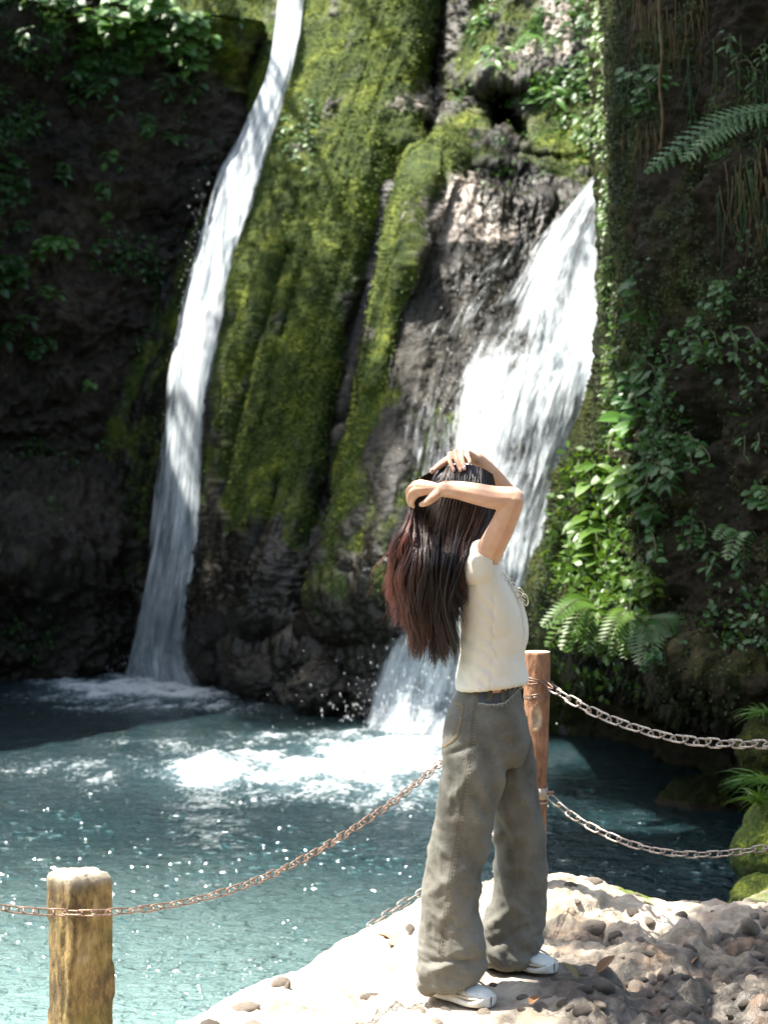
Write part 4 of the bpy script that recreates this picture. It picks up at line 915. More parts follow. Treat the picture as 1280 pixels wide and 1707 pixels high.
# mossy boulders on the right
def boulder(name, label, c, r, mat, seed, mossv=.8, n=46, cat='boulder', flat=.12):
    th, ph = np.meshgrid(np.linspace(0, 2 * np.pi, n * 2 + 1), np.linspace(.02, np.pi - .02, n))
    U = np.stack([np.sin(ph) * np.cos(th), np.sin(ph) * np.sin(th), np.cos(ph)], -1)
    s = 1 + .28 * fbm(U * 1.3 + seed, 3, seed) + flat * fbm(U * 4 + seed, 4, seed + 3, .6, True) + .03 * fbm(U * 14 + seed, 3, seed)
    V = U * np.array(r) * s[..., None] + np.array(c)
    mo = np.clip(mossv + .5 * fbm(U * 3 + seed, 4, seed + 9) + .25 * U[..., 2] - .5 * (V[..., 2] < WATER + .04), 0, 1)
    o = link(name, mesh_np(name, V, grid_faces(*V.shape[:2])[:, ::-1], mat, True, dict(moss=mo, wet=.3 + 0 * mo, pale=0 * mo)))
    o['label'] = label; o['category'] = cat; return o
c = P(1296, 1420, 9.2); boulder('mossy_boulder', 'round mossy boulder standing in the water at the right edge under the lower chain', c + Vector((.03, 0, 0)), (.22, .24, .24), M_rock_c, 31, .62)
c = P(1310, 1520, 9.0); boulder('mossy_boulder', 'low mossy rock at the foot of the round boulder by the bank', c + Vector((0, 0, .02)), (.24, .24, .16), M_rock_c, 34, .55)
c = P(1330, 1255, 10.2); boulder('mossy_boulder', 'dim mossy rock above the upper chain at the right frame edge', c, (.30, .3, .22), M_rock_r, 38, .8)
c = P(1180, 1330, 12.6); boulder('mossy_boulder', 'dark rounded rock rising from the shaded pool behind the chains', c + Vector((.1, .1, -.15)), (.42, .35, .28), M_rock_r, 41, .6)
# loose dark boulders at the foot of the central cliff
for k, (px, py, Y, r, lb) in enumerate([(372, 1105, 19.6, (.26, .25, .20), 'dark wet boulder at the water line beside the foot of the narrow fall'),
        (455, 1130, 18.6, (.34, .3, .22), 'broad dark boulder at the foot of the central rock'), (548, 1150, 17.6, (.30, .3, .24), 'dark boulder left of the foot of the broad fall'),
        (330, 1085, 20.4, (.14, .2, .16), 'small dark rock splashed by the right side of the narrow fall')]):
    boulder('dark_boulder', lb, P(px, py, Y), r, M_rock_c, 50 + k, -.1, 40, flat=.3)

# ---- loose stones set in the bank: parts of the bank
rng = random.Random(77)
m = NT('cobble'); co = m.co(); n1 = m.noise(6, 4, .6, co); n2 = m.noise(60, 4, .6, co); col = m.ramp(m.math('ADD', m.math('MULTIPLY', n1, .4), m.math('MULTIPLY', m.rnd(), .6)), [(.2, (.11, .088, .07)), (.5, (.22, .18, .14)), (.8, (.40, .33, .26))])
m.P(Base_Color=m.mix(.5, col, m.ramp(n2, [(.3, .5), (.7, 1.3)]), 'MULTIPLY'), Roughness=.72, Normal=m.bump(n2, .7, .08)); M_cob = m.m
SM = []
for k in range(9):
    n = 10; th, ph = np.meshgrid(np.linspace(0, 2 * np.pi, 2 * n + 1), np.linspace(.05, np.pi - .05, n))
    U = np.stack([np.sin(ph) * np.cos(th), np.sin(ph) * np.sin(th), np.cos(ph)], -1)
    V = U * (1 + .30 * fbm(U * 1.1 + k * 5, 3, 60 + k) + .12 * fbm(U * 3 + k, 3, 63))[..., None] * np.array([1, rng.uniform(.6, .8), rng.uniform(.45, .6)])
    SM.append(mesh_np('stone', V, grid_faces(*V.shape[:2])[:, ::-1], M_cob))
def bz(x, y): return float(bank_z(np.array([x]), np.array([y]))[0])
cand = []
for _ in range(2600):
    x = rng.uniform(-.8, 1.5); y = rng.uniform(5.72, 7.5)
    px = 640 + x / y * FPX
    den = min(1, max(.03, (x - .05) / .9)) * min(1, max(.12, (6.9 - y) / .8))
    if rng.random() > den: continue
    if any(abs(x - fx) < .17 and abs(y - fy) < .11 for fx, fy, _f in FEET): continue
    ye = np.interp(x, EDGE[:, 0], EDGE[:, 1])
    if y > ye - .12: continue
    r = rng.choice([.014, .018, .022, .028, .034, .048])
    if any((x - a) ** 2 + (y - b) ** 2 < (r + c_) ** 2 * .8 for a, b, c_ in cand): continue
    cand.append((x, y, r))
    if len(cand) >= 270: break
xy = np.array(cand); zz = bank_z(xy[:, 0], xy[:, 1])
for (x, y, r), z in zip(cand, zz):
    o = bpy.data.objects.new('stone', rng.choice(SM)); COL.objects.link(o); o.parent = bank
    o.location = (x, y, z - r * .30); o.rotation_euler = (rng.gauss(0, .35), rng.gauss(0, .35), rng.uniform(0, 6.3)); o.scale = (r * rng.uniform(1, 1.5), r, r * rng.uniform(.9, 1.2))
# fallen leaves
m = NT('fallen_leaf_brown'); m.P(Base_Color=m.ramp(m.rnd(), [(.0, (.20, .10, .04)), (.5, (.26, .15, .07)), (1, (.14, .13, .04))]), Roughness=.6); M_fl = m.m
FLM = mesh_py('fallen_leaf', leaf_mesh('f', w=.42, fold=.5, droop=.12, n=5), M_fl, False)
for x, y, s, a, lb in [(.67, 6.13, .085, .5, 'green-brown curled leaf lying right of the far shoe'), (.60, 6.05, .07, 2.6, 'orange-brown dead leaf beside the far shoe'), (.44, 5.86, .07, 1.1, 'brown leaf standing on edge between the stones below the shoes'),
        (-.02, 6.5, .05, .2, 'small rust coloured leaf on the bright rock left of the jeans'), (.97, 7.02, .06, 2.2, 'pale upright leaf on the far rim of the bank near the water'), (.02, 6.42, .04, 1.4, 'tiny russet leaf just below the small rust coloured leaf'),
        (1.02, 6.45, .05, .9, 'dull brown leaf in the hollow of the cobbled rock at the right')]:
    o = link('fallen_leaf', FLM, label=lb, category='leaf', group='fallen leaves on the bank'); o.location = (x, y, bz(x, y) + .012); o.rotation_euler = (rng.gauss(0, .35), rng.gauss(-.2, .3), a); o.scale = (s, s, s)
# small weeds and moss tufts on the bank
for k, (px, py, Y, n_, l_, lb) in enumerate([(1010, 1478, 7.1, 0, 0, ''), (640, 1545, 6.75, 26, .03, 'tiny green weed tuft on the bright rock left of the jeans'), (660, 1520, 6.9, 20, .03, 'second tiny weed behind the first on the bright rock'), (430, 1665, 6.1, 24, .04, 'small weed near the lower left rim of the bank')]):
    if n_: q = P(px, py, Y); tuft('weed', lb, (q.x, q.y, bz(q.x, q.y) + .005), n_, l_, .6, M_leafy, cat='weed', width=.0022)

# moss and small leaves standing on the rock
def scatter(name, label, rock, wfn, n, size, mat, seed, lift=.012, stand=.5):
    V, N, PX, PY, A = RD[rock.name]; r = np.random.RandomState(seed)
    w = np.clip(wfn(PX, PY, A, V), 0, None) * (PX > -60) * (PX < 1340) * (PY > -40) * (PY < 1180); w = (w / w.sum()).ravel(); idx = r.choice(len(w), n, p=w)
    p = V.reshape(-1, 3)[idx] + r.normal(0, .012, (n, 3)); nn = N.reshape(-1, 3)[idx]
    d = nn * stand + r.normal(0, .6, (n, 3)) + np.array([0, 0, -.15]); d /= np.linalg.norm(d, axis=1)[:, None]
    sd_ = np.cross(d, nn + r.normal(0, .4, (n, 3))); sd_ /= np.linalg.norm(sd_, axis=1)[:, None]; sz = size * r.uniform(.5, 1.4, (n, 1))
    b = p + nn * lift * r.rand(n, 1)
    Q4 = np.stack([b, b + d * sz * .5 + sd_ * sz * .3, b + d * sz, b + d * sz * .5 - sd_ * sz * .3], 1)
    return link(name, mesh_np(name, Q4, np.arange(n * 4).reshape(-1, 4), mat, False), kind='stuff', label=label)
def moss_mat(name, a, b, c):
    m = NT(name); nl = m.noise(2.2, 5, .6, m.co()); nn = m.noise(30, 3, .6, m.co()); f = m.math('ADD', m.math('MULTIPLY', nl, .62), m.math('MULTIPLY', nn, .4))
    m.P(Base_Color=m.ramp(f, [(.36, a), (.52, b), (.66, c)]), Roughness=.8); return m.m
M_mossy = moss_mat('moss_fronds', (.012, .028, .003), (.065, .11, .008), (.26, .30, .024))
M_mossd = moss_mat('moss_dark', (.006, .012, .002), (.02, .035, .005), (.05, .075, .012))
scatter('moss', 'velvety yellow-green moss covering the central rock', cliff_c, lambda PX, PY, A, V: sstep(.42, .62, A['moss']), 110000, .023, M_mossy, 1)
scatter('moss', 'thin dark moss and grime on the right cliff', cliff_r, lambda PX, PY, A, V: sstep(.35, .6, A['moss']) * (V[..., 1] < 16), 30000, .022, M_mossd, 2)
scatter('ground_cover', 'tiny leaved ground cover dotting the right cliff', cliff_r, lambda PX, PY, A, V: sstep(.05, .3, fbm(V * 1.5, 3, 660)) * (PX > 1015) * (.12 + np.exp(-((PX - 1090) / 70) ** 2 - ((PY - 800) / 220) ** 2)), 1300, .05, M_leafd, 3, .05, .3)
scatter('ground_cover', 'bright tiny leaved plants around the sunlit edge of the right cliff above the hollow', cliff_r, lambda PX, PY, A, V: np.exp(-((PX - 985) / 45) ** 2 - ((PY - 960) / 110) ** 2) + np.exp(-((PX - 1040) / 30) ** 2 - ((PY - 900) / 120) ** 2), 2600, .055, M_leafy, 4, .06, .3)
scatter('ground_cover', 'tiny leaved ground cover on the upper left rock wall', cliff_l, lambda PX, PY, A, V: sstep(.1, .35, fbm(V * 1.3, 3, 663)) * (.15 + np.exp(-((PX - 200) / 200) ** 2 - ((PY - 80) / 120) ** 2) + .5 * np.exp(-((PX - 60) / 70) ** 2 - ((PY - 440) / 60) ** 2)), 5000, .06, M_leafd, 5, .06, .3)
scatter('ground_cover', 'small green plants seeded over the top of the central cliff', cliff_c, lambda PX, PY, A, V: np.exp(-((PX - 930) / 90) ** 2 - ((PY - 110) / 120) ** 2) * sstep(0, .3, fbm(V * 2, 3, 665)), 3500, .055, M_leaf, 6, .06, .3)
# ================================================================ the woman
def solidify(name, parts, voxel, smooth=4, mat=None):
    me = bpy.data.meshes.new('tmp'); V, F = merge(parts); me.from_pydata(V, [], F); me.update()
    o = bpy.data.objects.new('tmp', me); COL.objects.link(o)
    r = o.modifiers.new('r', 'REMESH'); r.mode = 'VOXEL'; r.voxel_size = voxel; r.use_smooth_shade = True
    if smooth: s_ = o.modifiers.new('s', 'SMOOTH'); s_.factor = .5; s_.iterations = smooth
    dg = bpy.context.evaluated_depsgraph_get(); out = bpy.data.meshes.new_from_object(o.evaluated_get(dg)); out.name = name
    bpy.data.objects.remove(o); bpy.data.meshes.remove(me)
    out.materials.clear()
    if mat: out.materials.append(mat)
    return out
def get_co(me):
    v = np.empty(len(me.vertices) * 3, np.float32); me.vertices.foreach_get('co', v); n = np.empty(len(me.vertices) * 3, np.float32); me.vertex_normals.foreach_get('vector', n)
    return v.reshape(-1, 3).astype(float), n.reshape(-1, 3).astype(float)
def set_co(me, V): me.vertices.foreach_set('co', V.astype(np.float32).ravel()); me.update()
def add_attr(me, k, a):
    at = me.attributes.new(k, 'FLOAT', 'POINT'); at.data.foreach_set('value', np.asarray(a, np.float32))
def Q(pts): return [P(*p) for p in pts]
def limb(pts, rad, seg=12, n=14, **kw):
    A = spline(Q(pts), n)
    r = np.array([(x if hasattr(x, '__len__') else (x, x)) for x in rad], float)
    t = np.linspace(0, len(r) - 1, n); rr = np.stack([np.interp(t, range(len(r)), r[:, k]) for k in (0, 1)], 1)
    parts = tube(A, [tuple(x) for x in rr], seg, **kw); return [parts, ball(Vector(A[0]), rr[0].min() * .97), ball(Vector(A[-1]), rr[-1].min() * .97)]
def ball(c, r, sc=(1, 1, 1), n=10):
    V = []; F = []
    for i in range(n + 1):
        ph = math.pi * min(max(i / n, .02), .98)
        for j in range(2 * n):
            th = math.pi * j / n; V.append(c + Vector((r * sc[0] * math.sin(ph) * math.cos(th), r * sc[1] * math.sin(ph) * math.sin(th), r * sc[2] * math.cos(ph))))
    m_ = 2 * n
    for i in range(n):
        for j in range(m_): F.append((i * m_ + j, i * m_ + (j + 1) % m_, (i + 1) * m_ + (j + 1) % m_, (i + 1) * m_ + j))
    F.append(tuple(range(m_))); F.append(tuple(n * m_ + j for j in range(m_))[::-1])
    return V, F
def rings(rows, seg=40, pw=2.3, n=40, tilt=0.0, shear=None):
    """horizontal superellipse rings: (py, px_left, px_right, Ycentre, Yhalf)"""
    A = spline(rows, n); V = []; F = []
    for k, (py, l, r, Y, yh) in enumerate(A):
        a = P(l, py, Y); b = P(r, py, Y); cx = (a.x + b.x) / 2; hx = (b.x - a.x) / 2
        for j in range(seg):
            th = 2 * math.pi * j / seg; c, s = math.cos(th), math.sin(th)
            x = hx * math.copysign(abs(c) ** (2 / pw), c); y = yh * math.copysign(abs(s) ** (2 / pw), s)
            V.append(Vector((cx + x, Y + y, a.z + tilt * x * (k / (n - 1)) ** 6)))
    for k in range(n - 1):
        for j in range(seg): F.append((k * seg + j, k * seg + (j + 1) % seg, (k + 1) * seg + (j + 1) % seg, (k + 1) * seg + j))
    F.append(tuple(range(seg))); F.append(tuple((n - 1) * seg + j for j in range(seg))[::-1])
    return V, F

# materials
m = NT('skin'); n1 = m.noise(26, 5, .6, m.co()); n2 = m.noise(220, 3, .6, m.co())
m.P(Base_Color=m.ramp(n1, [(.34, (.57, .32, .205)), (.66, (.65, .40, .27))]), Roughness=.48, Normal=m.bump(n2, .15, .001)); m.b.inputs['Subsurface Weight'].default_value = .25
m.b.inputs['Subsurface Radius'].default_value = (.012, .004, .002); m.b.inputs['Subsurface Scale'].default_value = 1.0; M_skin = m.m
m = NT('cream_knit'); cc = m.co((1, 1, 1)); n1 = m.noise(5, 4, .6, cc); wv = m.n('TexWave'); wv.inputs['Scale'].default_value = 150; wv.inputs['Distortion'].default_value = 1.5; m.set(wv, 'Vector', cc)
m.P(Base_Color=m.ramp(n1, [(.3, (.68, .62, .50)), (.7, (.76, .71, .60))]), Roughness=.85, Normal=m.bump(m.attr('rib'), .6, .012, m.bump(wv, .12, .002)))
m.b.inputs['Sheen Weight'].default_value = .2; M_shirt = m.m
m = NT('washed_denim'); cc = m.co(); n1 = m.noise(3.5, 5, .65, cc); n2 = m.noise(40, 4, .7, cc); n3 = m.noise(420, 2, .6, m.co((1, 1, .35)))
f = m.math('ADD', m.math('MULTIPLY', n1, .7), m.math('MULTIPLY', n2, .3))
col = m.ramp(f, [(.34, (.034, .034, .027)), (.5, (.066, .063, .049)), (.66, (.118, .100, .070))])
col = m.mix(m.attr('fade'), col, (.185, .18, .155)); col = m.mix(.35, col, m.ramp(n3, [(.3, .5), (.7, 1.45)]), 'MULTIPLY')
m.P(Base_Color=col, Roughness=.92, Normal=m.bump(n3, .35, .0015, m.bump(n2, .4, .004))); M_denim = m.m
m = NT('dark_denim'); n3 = m.noise(300, 2, .6, m.co()); m.P(Base_Color=m.ramp(n3, [(.3, (.03, .037, .045)), (.7, (.075, .085, .1))]), Roughness=.92); M_denimd = m.m
m = NT('tan_thread'); m.P(Base_Color=(.27, .215, .135), Roughness=.9); M_thread = m.m
m = NT('frayed_edge'); m.P(Base_Color=(.34, .34, .31), Roughness=.95); M_fray = m.m
m = NT('cream_cord'); m.P(Base_Color=(.72, .68, .56), Roughness=.8); M_cord = m.m
m = NT('shoe_white'); n1 = m.noise(30, 3, .6, m.co()); m.P(Base_Color=m.ramp(n1, [(.3, (.58, .58, .54)), (.7, (.72, .72, .68))]), Roughness=.55); M_shoe = m.m
m = NT('shoe_beige'); m.P(Base_Color=(.48, .42, .31), Roughness=.7); M_shoeb = m.m
m = NT('shoe_navy'); m.P(Base_Color=(.03, .035, .07), Roughness=.6); M_navy = m.m
m = NT('hair_strands'); t_ = m.attr('tip'); rn = m.attr('tone')
base = m.mix(rn, (.005, .0035, .003), (.038, .020, .014)); tipc = m.mix(rn, (.05, .017, .012), (.30, .105, .072))
m.P(Base_Color=m.mix(t_, base, tipc), Roughness=.36); m.b.inputs['Specular IOR Level'].default_value = .55; m.b.inputs['Anisotropic'].default_value = .5; M_hair = m.m
m = NT('nail'); m.P(Base_Color=(.72, .48, .42), Roughness=.2); M_nail = m.m

SH = P(790, 1670, 6.05)
woman = thing('person', 'woman with long reddish-tipped hair, cream top and wide olive jeans, hands raised to her head', 'person', (.33, 6.05, 0))
# ---- one continuous body
B = []
B += limb([(800, 948, 5.95), (812, 925, 5.90), (836, 880, 5.84), (853, 838, 5.80), (854, 830, 5.80)], [.042, .043, .0385, .0355, .034])
B += limb([(854, 831, 5.80), (828, 830, 5.80), (792, 823, 5.815), (762, 817, 5.83), (738, 815, 5.845)], [.0355, .0355, .0325, .0275, (.0215, .0245)], ref=(0, 1, 0))
def hand(wrist, fingers, thumb, rm=.0108):
    out = []
    for f_ in fingers:
        k = f_[0]; out += limb([wrist, tuple(np.array(wrist) * .5 + np.array(k) * .5 + np.array([0, -1.0, -.004])), k], [rm * 1.25, rm * 1.05, .0098], 8, 7)
        out += limb(f_, [.0086, .0080, .0072, .0058][:len(f_)], 8, 10)
    out += limb([wrist] + thumb, [.015, .0155, .0135, .0105, .0085][:len(thumb) + 1], 8, 10)
    return out
B += hand((737, 815, 5.847),
          [[(700, 804, 5.864), (690, 806, 5.885), (685, 813, 5.905), (686, 821, 5.918)], [(694, 809, 5.855), (684, 812, 5.87), (679, 821, 5.886), (681, 831, 5.902)],
           [(693, 816, 5.853), (684, 822, 5.863), (680, 832, 5.878), (683, 842, 5.893)], [(698, 823, 5.858), (690, 830, 5.866), (687, 838, 5.877), (689, 845, 5.888)]],
          [(726, 825, 5.840), (716, 834, 5.842), (708, 839, 5.853), (702, 841, 5.872)])
B += limb([(800, 940, 6.12), (822, 880, 6.2), (842, 822, 6.245)], [.042, .038, .033])
B += limb([(842, 821, 6.245), (822, 796, 6.18), (803, 774, 6.11), (793, 765, 6.075)], [.0335, .0315, .0255, .0225])
B += hand((793, 765, 6.07),
          [[(750, 757, 5.995), (749, 767, 5.968), (753, 776, 5.952), (756, 785, 5.945)], [(759, 753.5, 5.99), (760, 765, 5.958), (764, 776, 5.945), (767, 785, 5.94)],
           [(769, 752.5, 5.995), (769, 763, 5.962), (772, 773, 5.95), (774, 782, 5.943)], [(778, 753.5, 6.005), (779, 761, 5.975), (782, 767, 5.963), (783, 773, 5.957)]],
          [(757, 764, 6.02), (742, 770, 5.995), (730, 778, 5.98), (720, 786, 5.968)])
hc = P(763, 846, 6.0)
B += [ball(hc, 1, (.088, .080, .108), 16), ball(hc + Vector((.03, .02, -.05)), 1, (.062, .056, .06), 12)]
fd = Vector((.86, .51, 0)).normalized(); sd = Vector((fd.y, -fd.x, 0))
B += limb([(788, 848, 6.08)] * 2, [.001, .001], 6, 3) if False else []
nose = hc + fd * .088 + Vector((0, 0, -.012))
B.append(tube([nose + Vector((0, 0, .03)) - fd * .012, nose + fd * .006 + Vector((0, 0, .008)), nose + fd * .016 + Vector((0, 0, -.010)), nose - fd * .01 + Vector((0, 0, -.02))], [.006, .0085, .0105, .007], 8))
for s in (-1, 1): B.append(ball(hc + sd * s * .079 + Vector((0, 0, -.015)), 1, (.014, .010, .028), 8))
B.append(ball(hc + fd * .072 + Vector((0, 0, -.082)), 1, (.022, .022, .018), 8))
B += limb([(768, 880, 6.02), (782, 915, 6.03), (798, 945, 6.03)], [.049, .047, .06])
B.append(rings([(922, 790, 818, 6.03, .08), (940, 776, 830, 6.03, .135), (990, 775, 850, 6.03, .125), (1040, 776, 860, 6.03, .115), (1100, 776, 860, 6.03, .105), (1150, 768, 866, 6.03, .12), (1210, 748, 868, 6.04, .14), (1260, 752, 866, 6.04, .12)], 28, 2.1, 24))
B += limb([(790, 1230, 5.97), (780, 1330, 5.97), (765, 1440, 5.98), (755, 1560, 6.0), (750, 1650, 6.01)], [.08, .065, .048, .045, .034])
B += limb([(830, 1230, 6.11), (855, 1330, 6.13), (862, 1440, 6.17), (852, 1560, 6.21), (848, 1600, 6.21)], [.08, .065, .048, .045, .034])
B += limb([(748, 1652, 6.01), (780, 1660, 5.99)], [.03, .025], 8, 5); B += limb([(848, 1600, 6.21), (885, 1608, 6.19)], [.03, .025], 8, 5)
body = solidify('body', B, .0029, 4, M_skin)
child('body', body, woman)
# face details on the far side
for s in (-1, 1):
    e = hc + fd * .080 + sd * s * .031 + Vector((0, 0, .012)); me = mesh_py('eye', ball(e, .0115, n=8), M_shoe); child('eye', me, woman)
me = mesh_py('lips', ball(hc + fd * .088 + Vector((0, 0, -.05)), 1, (.016, .018, .006), 8), M_nail); child('lips', me, woman)
# nails of the raised hand
for (px, py, Y) in [(756, 785.5, 5.940), (767, 785.5, 5.934), (774, 782.5, 5.937), (783, 773.5, 5.951), (719, 786.5, 5.962)]:
    child('nail', mesh_py('nail', ball(P(px, py - 2.5, Y), 1, (.0046, .0035, .0075), 6), M_nail), woman)

# ---- cream top
SR = [(905, 795, 812, 6.03, .05), (914, 786, 819, 6.03, .10), (926, 777, 828, 6.03, .150), (942, 770, 836, 6.03, .168), (965, 766, 848, 6.03, .165), (990, 765, 862, 6.03, .158), (1015, 766, 873, 6.03, .152),
      (1040, 767, 879, 6.03, .146), (1065, 768, 878, 6.03, .138), (1090, 767, 872, 6.03, .132), (1110, 765, 873, 6.03, .132), (1128, 762, 877, 6.035, .138), (1141, 760, 880, 6.035, .143)]
top = solidify('top', [rings(SR, 56, 2.35, 60, tilt=.12)], .0055, 3, M_shirt)
V, N = get_co(top)
PX = 640 + V[:, 0] / V[:, 1] * FPX; PY = 800 - (V[:, 2] - CAMZ) / V[:, 1] * FPX
# gathers fanning from the side seam at x~822 and pulling from the armpit
side = np.exp(-((PX - (822 - (PY - 990) * .03)) / 26) ** 2) * sstep(965, 1010, PY)
gath = np.sin((PY + (822 - PX) * .9) / 4.2 + 3 * fbm(V * 9, 2, 3)) * side * (PX < 824) + np.sin((PY - (PX - 822) * .5) / 5.0 + 3 * fbm(V * 9, 2, 5)) * side * .6 * (PX >= 824)
seam = np.exp(-((PX - (823 - (PY - 990) * .03)) / 2.2) ** 2) * sstep(975, 990, PY)
fold = fbm(np.stack([V[:, 0] * 14 + V[:, 2] * 7, V[:, 1] * 8, V[:, 2] * 10 - V[:, 0] * 5], -1), 3, 7, ridge=True)
hem = np.exp(-((PY - 1120) / 14) ** 2)
D = .0007 * gath * (V[:, 1] < 6.0) - .0026 * seam * (V[:, 1] < 6) + - .0045 * np.abs(fbm(np.stack([V[:, 0] * 22 + V[:, 2] * 14, V[:, 1] * 12, V[:, 2] * 9 - V[:, 0] * 8], -1), 3, 77)) ** .5 * 0 + .0055 * fold * (.4 + .9 * sstep(1000, 1130, PY)) + .006 * hem * fbm(V * np.array([18, 18, 3]), 2, 9)
set_co(top, V + N * D[:, None]); add_attr(top, 'rib', gath * .18)
o_top = child('top', top, woman)
def sleeve(cs, rz, ry, name='sleeve', seg=36, n=18):
    A = spline(Q(cs), n); t = np.linspace(0, 1, n); rz = np.interp(t, np.linspace(0, 1, len(rz)), rz); ry = np.interp(t, np.linspace(0, 1, len(ry)), ry)
    pts, fr = frames(A); V = []
    for k, (p, (tg, a, b)) in enumerate(zip(pts, fr)):
        up = (Vector((0, 0, 1)) - tg * tg.z).normalized(); sdv = tg.cross(up)
        for j in range(seg):
            th = 2 * math.pi * j / seg; f = 1 + .05 * math.sin(3 * th + k * .22) * t[k] + .022 * math.sin(11 * th - k * .1) * (1 - t[k] * .5) + .02 * math.sin(7 * th + k * .5) * t[k]
            V.append(p + up * rz[k] * math.sin(th) * f + sdv * ry[k] * math.cos(th) * f + tg * .006 * math.sin(2 * th) * t[k])
    F = [(k * seg + j, k * seg + (j + 1) % seg, (k + 1) * seg + (j + 1) % seg, (k + 1) * seg + j) for k in range(n - 1) for j in range(seg)]
    me = mesh_py(name, (V, F), M_shirt); o = child(name, me, woman)
    s_ = o.modifiers.new('s', 'SOLIDIFY'); s_.thickness = .0022; s_.offset = 0; u = o.modifiers.new('u', 'SUBSURF'); u.levels = u.render_levels = 1
    return o
sleeve([(782, 966, 6.00), (790, 953, 5.955), (801, 943, 5.912), (811, 939, 5.912)], [.034, .062, .075, .073], [.03, .052, .060, .056])
sleeve([(785, 950, 6.06), (795, 935, 6.12), (806, 925, 6.17), (814, 912, 6.20)], [.055, .066, .066, .062], [.05, .056, .054, .05])

# ---- jeans
J = [rings([(1132, 768, 868, 6.035, .118), (1150, 759, 871, 6.035, .130), (1170, 749, 875, 6.035, .140), (1200, 738, 880, 6.035, .152), (1235, 733, 885, 6.04, .158), (1262, 736, 880, 6.04, .140), (1275, 745, 870, 6.04, .11)], 44, 2.3, 30),
     rings([(1190, 741, 850, 5.975, .085), (1240, 733, 850, 5.97, .098), (1285, 735, 842, 5.97, .096), (1330, 733, 829, 5.97, .090), (1380, 727, 817, 5.975, .086), (1430, 716, 807, 5.98, .085), (1480, 710, 799, 5.985, .087), (1530, 707, 795, 5.99, .090),
            (1575, 709, 797, 5.99, .093), (1600, 706, 798, 5.99, .090), (1618, 704, 796, 5.99, .088), (1636, 708, 790, 5.99, .086)], 40, 2.3, 50, tilt=.25),
     rings([(1190, 790, 882, 6.115, .08), (1240, 798, 889, 6.12, .092), (1285, 808, 895, 6.13, .092), (1330, 818, 900, 6.14, .090), (1380, 826, 904, 6.155, .086), (1430, 827, 907, 6.17, .086), (1480, 823, 905, 6.18, .088), (1530, 808, 902, 6.19, .092),
            (1565, 800, 897, 6.195, .093), (1586, 803, 889, 6.195, .088), (1600, 808, 882, 6.195, .086)], 40, 2.3, 50, tilt=.15)]
jeans = solidify('jeans', J, .0056, 5, M_denim)
V, N = get_co(jeans)
PX = 640 + V[:, 0] / V[:, 1] * FPX; PY = 800 - (V[:, 2] - CAMZ) / V[:, 1] * FPX
w_low = sstep(1360, 1600, PY); w_hip = sstep(1330, 1190, PY)
q = np.stack([V[:, 0] * 6 + V[:, 2] * 2.2, V[:, 1] * 5, V[:, 2] * 2.6 - V[:, 0] * 2], -1)
long = fbm(q * 1.3, 3, 401, ridge=True)
diag = fbm(np.stack([V[:, 0] * 5 + V[:, 2] * 7, V[:, 1] * 4, V[:, 2] * 5 - V[:, 0] * 6], -1), 3, 405, ridge=True)
stack = fbm(np.stack([V[:, 0] * 4, V[:, 1] * 4, V[:, 2] * 13 + V[:, 0] * 5], -1), 3, 409, ridge=True)
crotch = np.exp(-((PX - 850) / 60) ** 2 - ((PY - 1250) / 60) ** 2)
D = .020 * long * sstep(1230, 1330, PY) + .012 * diag * (.35 + .9 * w_low + .6 * crotch) + .011 * stack * sstep(1520, 1610, PY) + .0028 * fbm(V * 22, 3, 413) - .010
# a few measured folds: (px0,py0)->(px1,py1), width, height
for (x0, y0, x1, y1, wd, hh) in [(738, 1262, 800, 1238, 5, -.007), (745, 1345, 800, 1270, 9, .007), (760, 1400, 812, 1290, 8, -.006), (712, 1500, 790, 1440, 10, .006), (735, 1560, 795, 1490, 9, -.007), (709, 1608, 792, 1600, 5, -.012), (715, 1625, 790, 1588, 6, .010),
                                 (828, 1330, 870, 1420, 8, .006), (850, 1300, 875, 1400, 8, -.005), (806, 1560, 870, 1500, 7, .009), (812, 1585, 885, 1540, 7, -.010), (803, 1570, 840, 1608, 5, .008), (860, 1250, 800, 1180, 7, -.004), (870, 1215, 830, 1190, 5, .004), (838, 1385, 826, 1410, 6, .012)]:
    a = np.array([x0, y0], float); b = np.array([x1, y1], float); ab = b - a; t = ((PX - x0) * ab[0] + (PY - y0) * ab[1]) / (ab @ ab); tc = np.clip(t, 0, 1)
    d = np.hypot(PX - x0 - tc * ab[0], PY - y0 - tc * ab[1]); front = (N[:, 1] < .3) * (((V[:, 1] < 6.08) if x1 < 812 or y0 < 1262 else (V[:, 1] > 6.0)))
    D = D + hh * np.exp(-(d / wd) ** 2) * np.sin(np.pi * np.clip(tc, .05, .95)) ** .6 * front
Vn = V + N * D[:, None]
Vn = Vn  # hem stays where it is traced
set_co(jeans, Vn); add_attr(jeans, 'fade', np.clip(.10 + .9 * (long * .6 + diag * .4) + .6 * np.exp(-((PX - 790) / 26) ** 2) * sstep(1260, 1330, PY) * 0 - .25 * w_hip + .25 * sstep(1440, 1620, PY), 0, .8))
o_jeans = child('jeans', jeans, woman)
def bvh_me(me):
    V, _ = get_co(me); return BVHTree.FromPolygons(V.tolist(), [tuple(p.vertices) for p in me.polygons])
BJ = bvh_me(jeans); BT = bvh_me(top)
def on(bvh, px, py, off=.002):
    d = (P(px, py, 6) - Vector((0, 0, CAMZ))).normalized(); h = bvh.ray_cast(Vector((0, 0, CAMZ)), d)
    return h[0] - d * off if h[0] else None
